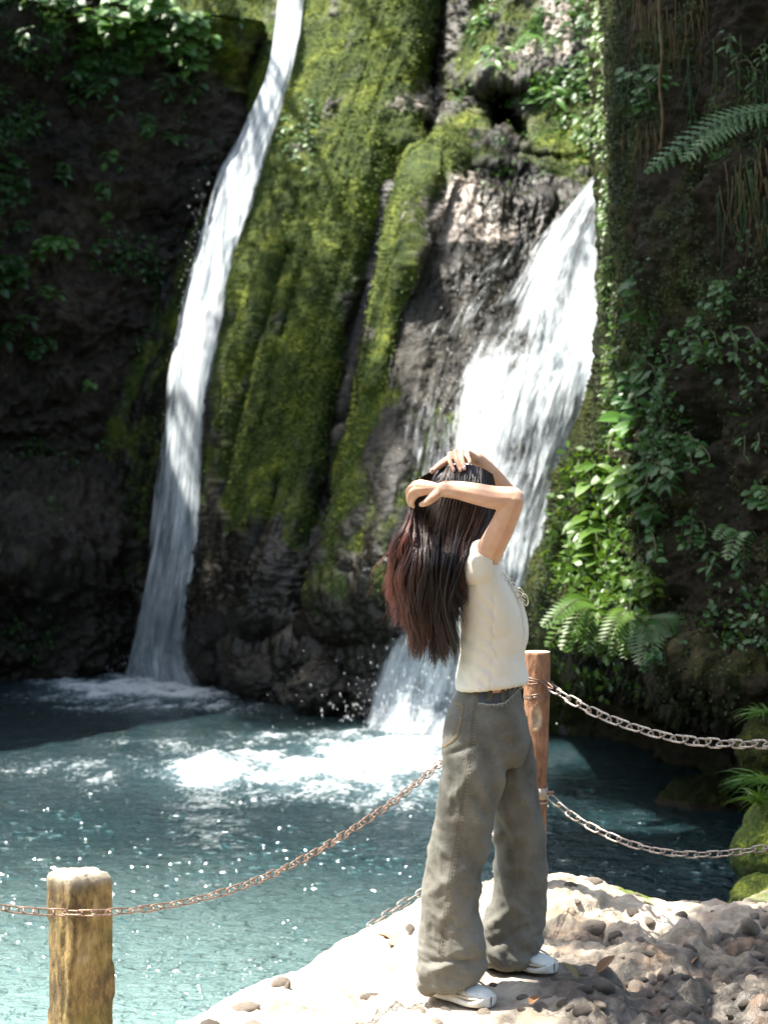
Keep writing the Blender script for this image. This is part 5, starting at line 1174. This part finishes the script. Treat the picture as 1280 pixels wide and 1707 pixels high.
def seam_line(bvh, pts, r, off, n=30, dash=False, jit=0):
    A = spline([(x, y, 0) for x, y in pts], n); out = []; c = []
    for k, (x, y, _) in enumerate(A):
        q = on(bvh, x + rng.gauss(0, jit), y + rng.gauss(0, jit), off)
        if q is not None: c.append(q)
    if dash:
        for k in range(0, len(c) - 1, 2): out.append(tube([c[k], c[k].lerp(c[k + 1], .9)], r, 4))
        return out
    return [tube(c, r, 4)] if len(c) > 1 else []
rng = random.Random(3)
# side seams (raised ridge with a row of stitches), pockets, waist
sp = []
for off_ in (0, 3.2):
    sp += seam_line(BJ, [(798 + off_, 1150), (792 + off_, 1195), (785 + off_, 1250), (776 + off_, 1320), (766 + off_, 1380), (754 + off_, 1450), (744 + off_, 1520), (735 + off_, 1590), (728 + off_, 1625)], .0008, .0008, 170, True)
sp += seam_line(BJ, [(862, 1320), (864, 1380), (863, 1440), (855, 1500), (842, 1550)], .0007, .0008, 100, True)
sp += seam_line(BJ, [(866, 1155), (864, 1180), (868, 1215)], .0009, .0006, 30, True)
c_ = child('side_seam', mesh_py('side_seam', merge(sp), M_thread), woman, kind='stuff')
sp = []
for off_ in (0, 3.5): sp += seam_line(BJ, [(794 + off_ - 1, 1150), (788 + off_ - 1, 1195), (781 + off_, 1250), (772 + off_, 1320), (762 + off_, 1380), (750 + off_, 1450), (740 + off_, 1520), (731 + off_, 1590)], .0007, .0002, 120)
child('seam_ridge', mesh_py('seam_ridge', merge(sp), M_denim), woman)
pk = [(744, 1169), (756, 1171), (771, 1174), (769, 1195), (764, 1222), (757, 1233), (744, 1243), (737, 1246)]
pp = []
for k in range(3): pp += seam_line(BJ, [(x - k * 1.3, y + (1.5 * k if y < 1180 else -.8 * k)) for x, y in pk], .0011, .0012, 70, jit=.35)
pp += seam_line(BJ, [(746, 1176), (757, 1178), (769, 1181)], .001, .0012, 24, jit=.3)
child('back_pocket', mesh_py('back_pocket', merge(pp), M_thread), woman, kind='stuff')
# dark inset at the waist and its frayed lower edge
def patch(bvh, poly, off, mat, name, nu=16, nv=7):
    (tl, tr, br, bl) = poly; V = []; 
    for j in range(nv):
        for i in range(nu):
            u, v = i / (nu - 1), j / (nv - 1); x = (tl[0] * (1 - u) + tr[0] * u) * (1 - v) + (bl[0] * (1 - u) + br[0] * u) * v; y = (tl[1] * (1 - u) + tr[1] * u) * (1 - v) + (bl[1] * (1 - u) + br[1] * u) * v + 4 * math.sin(u * 3.1) * v
            V.append(on(bvh, x, y, off) or P(x, y, 5.95))
    F = [(j * nu + i, j * nu + i + 1, (j + 1) * nu + i + 1, (j + 1) * nu + i) for j in range(nv - 1) for i in range(nu - 1)]
    o = child(name, mesh_py(name, (V, F), mat), woman); return o
patch(BJ, ((797, 1142), (864, 1138), (845, 1165), (798, 1171)), .0022, M_denimd, 'waist_inset')
fr = []
fr += seam_line(BJ, [(797, 1172), (812, 1174), (828, 1174), (842, 1170), (853, 1161), (862, 1150), (866, 1142)], .0022, .003, 50, jit=.5)
for k in range(170):
    t = k / 169; A_ = spline([(797, 1172, 0), (812, 1174, 0), (828, 1174, 0), (842, 1170, 0), (853, 1161, 0), (862, 1150, 0)], 170)[k]
    q = on(BJ, A_[0], A_[1], .003); 
    if q: fr.append(tube([q, q + Vector((rng.gauss(0, .003), -.003, -rng.uniform(.003, .013)))], [.0006, .0003], 3))
child('frayed_edge', mesh_py('frayed_edge', merge(fr), M_fray), woman, kind='stuff')
for x0, wd in ((812, 9), (835, 6), (848, 4)):
    patch(BJ, ((x0, 1141), (x0 + wd, 1141), (x0 + wd, 1166), (x0, 1167)), .0042, M_denim, 'belt_loop', 4, 6)

# ---- lacing down the front of the top
def cord(pts, r, name='lace'):
    c = []
    for (x, y, Y) in pts:
        q = on(BT, x, y, .004) if Y is None else None
        c.append(q if q is not None else P(x, y, Y if Y else 5.97))
    return child(name, mesh_py(name, tube(spline(c, 24), r, 6), M_cord), woman)
cord([(826, 934, 5.93), (834, 948, 5.93), (844, 962, 5.93), (852, 974, 5.935)], .0022)
for k in range(6):
    x, y = 842 + k * 5.5, 958 + k * 7.5
    cord([(x - 6, y + 2, None), (x, y - 3, 5.925), (x + 6, y + 1, 5.95)], .0018); cord([(x - 5, y - 3, None), (x + 1, y + 3, 5.925), (x + 5, y + 6, 5.95)], .0018)
cord([(868, 994, 5.93), (873, 990, 5.92), (878, 995, 5.925), (880, 1004, 5.93), (877, 1010, 5.93), (871, 1002, 5.93), (867, 996, 5.93)], .0016, 'bow')
cord([(866, 995, 5.93), (861, 985, 5.91), (866, 980, 5.91), (872, 988, 5.92), (868, 996, 5.93)], .0015, 'bow')
cord([(868, 997, 5.93), (874, 1015, 5.93), (877, 1035, 5.93), (874, 1052, 5.93), (877, 1070, 5.93)], .0014, 'lace_end')
cord([(867, 997, 5.93), (870, 1015, 5.925), (872, 1035, 5.925), (870, 1055, 5.925), (871, 1062, 5.925)], .0014, 'lace_end')

# ---- sneakers
def shoe(heel, toe, wid, hgt, roll=0):
    heel = Vector(heel); toe = Vector(toe); L = (toe - heel).length; x = (toe - heel).normalized(); z = Vector((0, 0, 1)); z = (z - x * z.dot(x)).normalized(); y = z.cross(x)
    def pt(u, v, w_): return heel + x * (u * L) + y * (v * wid / 2) + z * (w_ * hgt)
    prof = [(0.0, .55, .62, .95), (.06, .70, .60, 1.02), (.2, .80, .5, 1.0), (.34, .84, .4, .92), (.48, .88, .3, .80), (.6, .95, .22, .66), (.72, 1.0, .15, .60), (.84, .97, .1, .54), (.93, .84, .06, .49), (.985, .62, .05, .42), (1.01, .34, .08, .36), (1.02, .05, .18, .26)]
    A = np.maximum(spline([(a, b, c, d) for a, b, c, d in prof], 34), [0, .03, 0, .1]); seg = 24
    def loft(fn):
        V = []
        for a in A:
            for j in range(seg): V.append(fn(a, 2 * math.pi * j / seg))
        n = len(A); F = [(k * seg + j, k * seg + (j + 1) % seg, (k + 1) * seg + (j + 1) % seg, (k + 1) * seg + j) for k in range(n - 1) for j in range(seg)]
        return V, F + [tuple(range(seg)), tuple((n - 1) * seg + j for j in range(seg))[::-1]]
    up_ = loft(lambda a, th: pt(a[0], a[1] * .93 * math.copysign(abs(math.cos(th)) ** .8, math.cos(th)) * (1 - .35 * max(0, math.sin(th))), .22 + (a[3] - .22) * (.5 + .5 * math.sin(th))))
    S_ = child('shoe', mesh_py('shoe', up_, M_shoe), woman)
    so_ = loft(lambda a, th: pt(-.03 + a[0] * 1.06, a[1] * 1.08 * math.copysign(abs(math.cos(th)) ** .55, math.cos(th)), (.02 + .06 * max(0, a[0] - .8)) + (.32 + .05 * math.sin(a[0] * 14) - (.02 + .06 * max(0, a[0] - .8))) * (.5 + .5 * math.copysign(abs(math.sin(th)) ** .6, math.sin(th)))))
    sole = link('sole', mesh_py('sole', so_, M_shoe), S_)
    def side(pts, r, mat, nm):
        c = [pt(u, -v, w_) for u, v, w_ in pts]; link(nm, mesh_py(nm, tube(spline(c, 14), r, 6, flat=.45), mat), S_)
    for s in (1, -1):
        side([(.02, s * .7, .36), (.3, s * .93, .40), (.6, s * 1.0, .36), (.85, s * .99, .33), (1.0, s * .6, .32)], .0050, M_shoeb, 'overlay')
        side([(.35, s * .9, .72), (.45, s * .93, .55), (.55, s * 1.0, .42)], .0045, M_navy, 'stripe')
        side([(.60, s * .72, .62), (.72, s * .86, .52), (.82, s * .96, .38), (.90, s * .80, .36)], .0035, M_shoeb, 'overlay')
    for k, u in enumerate((.40, .47, .54, .61)):
        c = [pt(u, v, .97 - (u - .40) * 1.25 - .22 * v * v) for v in (-.6, -.3, 0, .3, .6)]
        link('shoe_lace', mesh_py('shoe_lace', tube(c, .0032, 6), M_navy if k < 2 else M_shoe), S_)
    tg = [pt(.33, v, 1.0 - .2 * v * v) for v in (-.4, 0, .4)]; link('tongue', mesh_py('tongue', tube(tg, .006, 6), M_navy), S_)
    return S_
shoe(P(722, 1656, 6.05), P(813, 1680, 5.91), .112, .100)
shoe(P(830, 1606, 6.25), P(919, 1623, 6.13), .108, .096)

# ---- hair
G = [[(704, 796, 5.97), (690, 825, 5.93), (681, 858, 5.92), (672, 890, 5.93), (655, 927, 5.94), (643, 960, 5.95), (632, 1002, 5.96)],
     [(706, 794, 5.95), (692, 832, 5.91), (688, 868, 5.90), (682, 900, 5.92), (670, 935, 5.93), (655, 972, 5.94), (648, 1016, 5.95)],
     [(714, 790, 5.94), (696, 838, 5.90), (691, 880, 5.90), (686, 925, 5.91), (676, 975, 5.93), (673, 1012, 5.94), (670, 1045, 5.95)],
     [(724, 784, 5.94), (700, 842, 5.90), (697, 890, 5.89), (695, 940, 5.90), (686, 990, 5.92), (684, 1040, 5.93), (692, 1082, 5.95)],
     [(738, 779, 5.94), (712, 838, 5.895), (706, 890, 5.885), (706, 945, 5.89), (704, 1000, 5.91), (702, 1050, 5.92), (704, 1104, 5.94)],
     [(752, 776, 5.94), (732, 832, 5.895), (722, 888, 5.885), (718, 945, 5.89), (716, 1000, 5.91), (722, 1055, 5.92), (718, 1100, 5.94)],
     [(766, 774, 5.94), (752, 832, 5.895), (740, 885, 5.885), (736, 945, 5.885), (738, 1005, 5.90), (736, 1060, 5.91), (738, 1108, 5.93)],
     [(785, 775, 5.95), (778, 832, 5.90), (766, 880, 5.89), (753, 935, 5.885), (748, 1000, 5.89), (752, 1050, 5.90), (754, 1090, 5.92)],
     [(803, 780, 5.96), (806, 835, 5.91), (790, 880, 5.90), (768, 930, 5.885), (760, 980, 5.885), (760, 1015, 5.89), (762, 1060, 5.90)],
     [(820, 790, 5.98), (831, 842, 5.95), (819, 886, 5.93), (784, 922, 5.90), (770, 970, 5.88), (774, 1005, 5.875), (792, 1035, 5.87)]]
GA = np.array([spline(Q(g), 16) for g in G])          # guides, world space
nr = np.random.RandomState(4)
NS = 9500; u = nr.rand(NS) * (len(G) - 1); u = np.where((u < 2.2) & (nr.rand(NS) < .22), 2.2 + nr.rand(NS) * 6, u); cl = np.round(u * 5) / 5 + nr.normal(0, .02, NS); u = np.clip(u * .45 + cl * .55, 0, len(G) - 1.001)
i0 = u.astype(int); f = (u - i0)[:, None, None]; ST = GA[i0] * (1 - f) + GA[np.minimum(i0 + 1, len(G) - 1)] * f
t = np.linspace(0, 1, 16)
layer = nr.rand(NS)                                 # 0 front .. 1 back of the head
hx = (ST[:, :, 0] - hc.x) / .098; hz = (ST[:, :, 2] - hc.z - .008) / .126
yh = np.sqrt(np.clip(1 - hx ** 2 - hz ** 2, 0, 1)) * .098           # half thickness of the head here
headw = sstep(.50, .25, t)[None, :]
depth_front = hc.y - yh - .004; depth_back = hc.y + yh * .8
yy = depth_front + (depth_back - depth_front) * layer[:, None] ** 1.3
ST[:, :, 1] = ST[:, :, 1] * (1 - headw) + yy * headw + (1 - headw) * (layer[:, None] - .15) * .12
phase = nr.rand(NS) * 6.28; lock = nr.rand(60)[(np.clip(u, 0, 8.9) * 6).astype(int)] * 6.28
sp_ = np.clip(t * 1.3 - .25, 0, 1)[None, :] ** 1.2
lid = (np.clip(u, 0, 8.99) * 5).astype(int) + 45 * (layer * 3).astype(int); lr = nr.rand(200, 4)[lid]; lock = lr[:, 0] * 6.28
uc = (np.floor(np.clip(u, 0, 8.99) * 5) + .5) / 5 - u       # distance to the middle of its lock
dxu = np.gradient(GA[:, :, 0], axis=0)[i0]                   # spacing between guides
ST[:, :, 0] += dxu * (uc * 1.0)[:, None] * sp_ * (.4 + .6 * lr[:, 1:2])
ST[:, :, 0] += sp_ * (.0075 * nr.normal(0, 1, NS)[:, None] +   .030 * np.sin(t[None, :] * 11 + lock[:, None]) * (.4 + lr[:, 3:4]) + .045 * (lr[:, 2:3] - .5)) + .0015 * nr.normal(0, 1, (NS, 1))
ST[:, :, 1] += sp_ * (.012 * nr.normal(0, 1, NS)[:, None] + .012 * np.cos(t[None, :] * 8 + lock[:, None]) + .050 * (lr[:, 1:2] - .5))
ST[:, :, 2] += sp_ * .012 * nr.normal(0, 1, NS)[:, None]
ctr = GA[5:7].mean(0)[None, :, 0]; ST[:, :, 0] += (ctr - ST[:, :, 0]) * (.02 + .20 * lr[:, 3:4]) * np.clip(t * 1.6 - .6, 0, 1)[None, :] ** 1.5
lenf = np.where(nr.rand(NS) < .3, nr.uniform(.72, 1, NS), nr.uniform(.95, 1.02, NS)) * (1.03 - .36 * lr[:, 3] ** 1.3)
fly = nr.rand(NS) < .06; ST[fly, :, 0] += sp_[0] * nr.normal(-.008, .035, fly.sum())[:, None] * (.6 + .5 * np.sin(t[None, :] * 7 + phase[fly][:, None]))
# resample to the strand's own length
tt = np.clip(t[None, :] * lenf[:, None], 0, 1) * 15; ia = np.clip(tt.astype(int), 0, 14); fa = (tt - ia)[..., None]
ST = np.take_along_axis(ST, ia[..., None].repeat(3, 2), 1) * (1 - fa) + np.take_along_axis(ST, (ia + 1)[..., None].repeat(3, 2), 1) * fa
rad = (.0014 * (1 - .75 * t ** 2))[None, :] * nr.uniform(.6, 1.3, NS)[:, None]
T = np.gradient(ST, axis=1); T /= np.linalg.norm(T, axis=-1, keepdims=True) + 1e-9
a_ = np.cross(T, np.array([0.2, -1, .1])); a_ /= np.linalg.norm(a_, axis=-1, keepdims=True) + 1e-9; b_ = np.cross(T, a_)
ring = np.stack([ST + rad[..., None] * (a_ * math.cos(x) + b_ * math.sin(x)) for x in (0, 2.094, 4.189)], 2)   # NS,16,3,3
idx = np.arange(NS * 16 * 3).reshape(NS, 16, 3)
F = np.stack([idx[:, :-1], np.roll(idx[:, :-1], -1, 2), np.roll(idx[:, 1:], -1, 2), idx[:, 1:]], -1).reshape(-1, 4)
tipv = np.clip(sstep(.35, 1.0, t[None, :] + nr.normal(0, .08, (NS, 1))) * (.16 + 1.2 * np.clip(1 - u / 5.0, 0, 1) + 1.0 * (lr[:, 1] - .5))[:, None], 0, 1)[..., None].repeat(3, 2)
tone = np.clip(nr.rand(NS)[:, None, None] * .5 + .7 * (lr[:, 2] ** 2.5)[:, None, None], 0, 1).repeat(16, 1).repeat(3, 2)
hair = mesh_np('hair', ring, F, M_hair, True, dict(tip=tipv, tone=tone))
h_o = child('hair', hair, woman, kind='stuff')
# inner mass so nothing shows through
HP = [ball(hc + Vector((.006, .006, .012)), 1, (.090, .078, .108), 16), ball(hc + Vector((.030, .02, .0)), 1, (.078, .070, .100), 12)]
for k, g in enumerate(G):
    A = spline([(x, y, Y + .06) for x, y, Y in g], 12)[6 if k < 6 else 4:]
    HP += limb([tuple(a) for a in A[:4 if k not in (0, 1, 9) else 2]], [.012, .018, .014, .004], 8, 12)
core = solidify('hair_mass', HP, .006, 4, M_hair); add_attr(core, 'tip', np.zeros(len(core.vertices))); add_attr(core, 'tone', np.zeros(len(core.vertices)) + .2)
V, N = get_co(core); set_co(core, V + N * (.003 * fbm(np.stack([V[:, 0] * 60, V[:, 1] * 60, V[:, 2] * 8], -1), 2, 5))[:, None])
hm = link('hair_mass', core, h_o)
# ================================================================ posts and chains
rng = random.Random(8)
m = NT('weathered_post'); co = m.co(); n1 = m.noise(7, 5, .65, m.co((1, 1, .45))); n2 = m.noise(45, 5, .7, m.co((1, 1, .5))); n3 = m.noise(4, 3, .5, co)
col = m.ramp(m.math('ADD', m.math('MULTIPLY', n1, .55), m.math('MULTIPLY', n2, .45)), [(.36, (.035, .022, .012)), (.47, (.13, .085, .035)), (.57, (.32, .22, .08)), (.7, (.46, .38, .24))])
col = m.mix(m.ramp(n3, [(.5, 0.0), (.62, .45)]).outputs[0], col, (.10, .11, .02)); col = m.mix(m.attr('top_sun'), col, (.40, .34, .25))  # paler top: sunlight put into the post's colour
m.P(Base_Color=col, Roughness=.9, Normal=m.bump(n2, .9, .008, m.bump(n1, .5, .02))); M_post = m.m
def square_post(c, w_, z0, z1, rot):
    n = 70; seg = 64; V = []; c = Vector(c)
    zs = list(np.linspace(z0, z1 - .035, n)); prof = [1.0] * n
    for k in range(1, 12): a = k / 11 * math.pi / 2; zs.append(z1 - .035 + .035 * math.sin(a)); prof.append(max(.02, .62 + .38 * math.cos(a)) if k < 8 else max(.02, (.62 + .38 * math.cos(a)) * (1 - (k - 7) / 4.0)))
    P_ = []
    for z, f in zip(zs, prof):
        for j in range(seg):
            th = 2 * math.pi * j / seg; cx, sy = math.cos(th), math.sin(th); k = (abs(cx) ** 12 + abs(sy) ** 12) ** (-1 / 12)
            x, y = cx * k * w_ / 2 * f, sy * k * w_ / 2 * f; P_.append((x, y, z))
    A = np.array(P_); r = A[:, :2] / (np.linalg.norm(A[:, :2], axis=1, keepdims=True) + 1e-6)
    d = .004 * fbm(A * np.array([9, 9, 5]) + 3, 4, 501) + .004 * fbm(A * np.array([38, 38, 16]), 3, 505, ridge=True) - .006 * (fbm(A * np.array([24, 24, 3.5]), 2, 508, ridge=True) > .55)
    A[:, :2] += r * d[:, None]; A[:, 2] += np.where(A[:, 2] > z1 - .05, .012 * fbm(A * 16, 2, 511) + .10 * A[:, 0] * -.5, 0)
    ca, sa = math.cos(rot), math.sin(rot); X = A[:, 0] * ca - A[:, 1] * sa + c.x; Y = A[:, 0] * sa + A[:, 1] * ca + c.y
    N_ = len(zs); F = grid_faces(N_, seg, wrap=True)
    return mesh_np('post', np.stack([X, Y, A[:, 2]], 1), F, M_post, True, dict(top_sun=sstep(z1 - .045, z1 - .01, A[:, 2])))
pc = P(135, 1500, 5.2); zt = P(135, 1448, 5.2).z
o = link('fence_post', square_post((pc.x, 5.2, 0), .135, -.75, zt, R(38)), label='squat square weathered post with rounded top coloured sun-bright, nearest to the camera', category='post')
# the round log post behind the woman
m = NT('red_log'); co = m.co((1, 1, .3)); n1 = m.noise(9, 5, .6, co); n2 = m.noise(70, 4, .65, co)
col = m.ramp(m.math('ADD', m.math('MULTIPLY', n1, .5), m.math('MULTIPLY', n2, .5)), [(.34, (.05, .022, .012)), (.46, (.20, .09, .045)), (.6, (.36, .18, .095)), (.75, (.5, .36, .24))])
col = m.mix(m.attr('cut'), col, (.62, .52, .38)); m.P(Base_Color=col, Roughness=.75, Normal=m.bump(n2, .7, .006, m.bump(n1, .5, .015))); M_log = m.m
YP = 7.02; zt, zb = P(894, 1086, YP).z, P(894, 1452, YP).z - .12
t = thing('log_post', 'reddish round log post with sawn top and knot hole standing behind the woman', 'post', (P(894, 1300, YP).x, YP, zb))
n, seg = 90, 40; cx0, cx1 = P(894.5, 1086, YP).x, P(893.5, 1450, YP).x; A = []
for k in range(n):
    f_ = k / (n - 1); z = zb + (zt - zb) * f_; r = .0285 + .0175 * min(1, f_ * 1.15) ** 1.1
    for j in range(seg):
        th = 2 * math.pi * j / seg; A.append((math.cos(th) * r, math.sin(th) * r, z, cx1 + (cx0 - cx1) * f_))
A = np.array(A); rr = A[:, :2] / np.linalg.norm(A[:, :2], axis=1, keepdims=True)
d = .0035 * fbm(A[:, :3] * np.array([20, 20, 5]), 3, 520) + .002 * fbm(A[:, :3] * np.array([80, 80, 14]), 3, 523, ridge=True)
kz = P(897, 1195, YP).z; kd = np.hypot((A[:, 0] + .002) / .017, (A[:, 2] - kz) / .045) + 9 * (A[:, 1] > 0)
d += .004 * np.exp(-(kd - 1) ** 2 * 8) * (kd < 2) - .012 * (kd < .45) - .003 * (kd < .95)
for cr in (.004, -.018): d -= .004 * np.exp(-((A[:, 0] - cr - .003 * np.sin(A[:, 2] * 40)) / .0016) ** 2) * (A[:, 1] < 0) * (A[:, 2] > zt - .12)
A[:, :2] += rr * d[:, None]
V = np.stack([A[:, 0] + A[:, 3], A[:, 1] + YP, A[:, 2]], 1); V = np.vstack([V, [[cx0, YP, zt + .001]]])
F = grid_faces(n, seg, wrap=True).tolist(); me = bpy.data.meshes.new('shaft'); capf = [(len(V) - 1, (n - 1) * seg + j, (n - 1) * seg + (j + 1) % seg) for j in range(seg)]
me.from_pydata(V.tolist(), [], F + capf); me.update(); me.polygons.foreach_set('use_smooth', [True] * len(F) + [False] * len(capf)); me.materials.append(M_log)
M_cut = NT('sawn_wood'); nn = M_cut.noise(30, 4, .6, M_cut.co()); M_cut.P(Base_Color=M_cut.ramp(nn, [(.3, (.42, .33, .22)), (.7, (.66, .56, .42))]), Roughness=.85); me.materials.append(M_cut.m)
for p_ in list(me.polygons)[len(F):]: p_.material_index = 1
add_attr(me, 'cut', np.concatenate([np.clip(1.25 - kd, 0, 1) * (kd < 1.25) * .9, [0]]))
child('shaft', me, t)
m = NT('rusty_iron'); nn = m.noise(160, 4, .6, m.co()); m.P(Base_Color=m.ramp(nn, [(.3, (.13, .065, .04)), (.55, (.30, .20, .15)), (.75, (.52, .45, .40))]), Roughness=.5, Metallic=.55, Normal=m.bump(nn, .3, .001)); M_iron = m.m
m = NT('dark_iron'); nn = m.noise(120, 4, .6, m.co()); m.P(Base_Color=m.ramp(nn, [(.3, (.10, .05, .035)), (.7, (.30, .20, .15))]), Roughness=.55, Metallic=.6); M_iron2 = m.m
m = NT('grey_iron'); nn = m.noise(160, 4, .6, m.co()); m.P(Base_Color=m.ramp(nn, [(.3, (.16, .11, .085)), (.55, (.36, .31, .27)), (.75, (.60, .56, .52))]), Roughness=.42, Metallic=.6); M_iron3 = m.m
m = NT('pale_band'); m.P(Base_Color=(.42, .33, .25), Roughness=.5, Metallic=.3); M_band = m.m
def ring_at(py, r, wire, name, mat, tiltz=0, h=0, n=28, squash=1):
    c = P(894, py, YP); fr_ = (c.z - zb) / (zt - zb); cx = cx1 + (cx0 - cx1) * fr_; pts = []
    for j in range(n + 1):
        th = 2 * math.pi * j / n; pts.append(Vector((cx + r * math.cos(th), YP + r * math.sin(th), c.z + tiltz * math.cos(th))))
    return tube(pts, wire, 6, cap=False)
wires = [ring_at(1131, .0475, .0016, 'w', M_iron, -.010), ring_at(1134, .0475, .0016, 'w', M_iron, -.004), ring_at(1155, .0470, .0017, 'w', M_iron, .008), ring_at(1159, .0472, .0017, 'w', M_iron, .006), ring_at(1162, .047, .0015, 'w', M_iron, .004), ring_at(1137, .048, .0016, 'w', M_iron, .006)]
for wv_ in wires: child('binding_wire', mesh_py('binding_wire', wv_, M_iron), t)
def band(py0, py1, r):
    V = []; n = 32; F = []
    for py, rr_ in ((py0, r - .006), (py0, r), ((py0 + py1) / 2, r + .001), (py1, r), (py1, r - .006)):
        c = P(894, py, YP); cx = cx1 + (cx0 - cx1) * (c.z - zb) / (zt - zb)
        for j in range(n): th = 2 * math.pi * j / n; V.append((cx + rr_ * math.cos(th), YP + rr_ * math.sin(th), c.z))
    return V, grid_faces(5, n, wrap=True).tolist()
for a_, b_ in ((1312, 1331), (1335, 1338)): child('clamp', mesh_py('clamp', band(a_, b_, .041), M_band), t)
bolt = P(916, 1322, YP - .01); child('bolt', mesh_py('bolt', tube([bolt + Vector((-.012, 0, 0)), bolt + Vector((.014, 0, 0))], .009, 6), M_iron2, False), t)
# chains: every link is a part
def link_mesh(L, W, r):
    pts = []; h = L / 2 - W / 2
    for k in range(7): a = -math.pi / 2 + math.pi * k / 6; pts.append(Vector((h + (W / 2) * math.cos(a), (W / 2) * math.sin(a), 0)))
    for k in range(7): a = math.pi / 2 + math.pi * k / 6; pts.append(Vector((-h + (W / 2) * math.cos(a), (W / 2) * math.sin(a), 0)))
    V = []; n = len(pts); seg = 6
    for i, p in enumerate(pts):
        tg = (pts[(i + 1) % n] - pts[i - 1]).normalized(); a = Vector((0, 0, 1)); b_ = tg.cross(a)
        for k in range(seg): an = 2 * math.pi * k / seg; V.append(p + a * r * math.cos(an) + b_ * r * math.sin(an))
    F = [(i * seg + k, i * seg + (k + 1) % seg, ((i + 1) % n) * seg + (k + 1) % seg, ((i + 1) % n) * seg + k) for i in range(n) for k in range(seg)]
    return V, F
def chain(label, pts, pitch, L, W, r, mat, yaw0=.5):
    crv = spline([tuple(p) for p in pts], 400); seg = np.linalg.norm(np.diff(crv, axis=0), axis=1); s = np.concatenate([[0], np.cumsum(seg)]); n = int(s[-1] / pitch)
    t = thing('chain', label, 'chain', pts[0], 'rusty chains of the barrier'); me = mesh_py('link', link_mesh(L, W, r), mat)
    for k in range(n):
        d0 = (k + .5) * pitch; p = Vector([np.interp(d0, s, crv[:, i]) for i in range(3)]); q = Vector([np.interp(min(d0 + pitch * .4, s[-1]), s, crv[:, i]) for i in range(3)]); q0 = Vector([np.interp(d0 - pitch * .4, s, crv[:, i]) for i in range(3)])
        x = (q - q0).normalized(); up = Vector((0, 0, 1)); ang = yaw0 + (math.pi / 2 if k % 2 else 0) + rng.gauss(0, .13)
        y = up.cross(x).normalized(); z = x.cross(y); y2 = y * math.cos(ang) + z * math.sin(ang); z2 = x.cross(y2)
        M = Matrix((x, y2, z2)).transposed().to_4x4(); M.translation = p - Vector(t.location)
        o = bpy.data.objects.new('link', me); COL.objects.link(o); o.parent = t; o.matrix_local = M
    return t
cy = 5.2 - .118
chain('rusty chain swagged across the squat square post and up to the log post',
      [P(-330, 1420, 4.9), P(-160, 1478, 4.98), P(0, 1512, 5.05), P(60, 1519, 5.07), P(100, 1521, cy), P(135, 1522, cy - .01), P(175, 1521, cy), P(250, 1514, 5.2), P(330, 1499, 5.35), P(410, 1475, 5.52), P(490, 1440, 5.72), P(570, 1394, 5.95), P(650, 1340, 6.2), P(725, 1280, 6.45), P(810, 1202, 6.75), P(876, 1134, 6.98)],
      .0385, .0535, .022, .0024, M_iron)
chain('heavier rusty chain from the top of the log post to the right frame edge',
      [P(914, 1143, 7.0), P(940, 1160, 6.93), P(990, 1187, 6.8), P(1040, 1207, 6.66), P(1100, 1225, 6.5), P(1160, 1236, 6.35), P(1220, 1240, 6.2), P(1280, 1240, 6.05), P(1350, 1230, 5.9), P(1450, 1200, 5.7)],
      .0565, .074, .031, .0038, M_iron3)
chain('lower thin rusty chain from the clamp on the log post to the right frame edge',
      [P(916, 1328, 7.0), P(950, 1357, 6.95), P(990, 1381, 6.88), P(1040, 1403, 6.8), P(1090, 1417, 6.72), P(1140, 1424, 6.64), P(1190, 1424, 6.56), P(1240, 1419, 6.48), P(1290, 1410, 6.4), P(1400, 1380, 6.2)],
      .0455, .060, .025, .0033, M_iron3)
chain('lower chain dropping from the clamp along the bank rim, left of the jeans',
      [P(876, 1328, 7.03), P(830, 1385, 7.05), P(780, 1432, 7.08), P(735, 1468, 7.1), P(700, 1489, 7.1), P(672, 1506, 7.06), P(640, 1528, 6.98), P(600, 1556, 6.86)],
      .0455, .060, .025, .0033, M_iron3)
# wire eye joining the upper chain to the post
child('binding_wire', mesh_py('binding_wire', tube(spline([P(905, 1133, 6.99), P(914, 1139, 6.97), P(922, 1147, 6.95), P(914, 1146, 6.97), P(903, 1137, 6.98)], 16), .002, 5), M_iron), t)
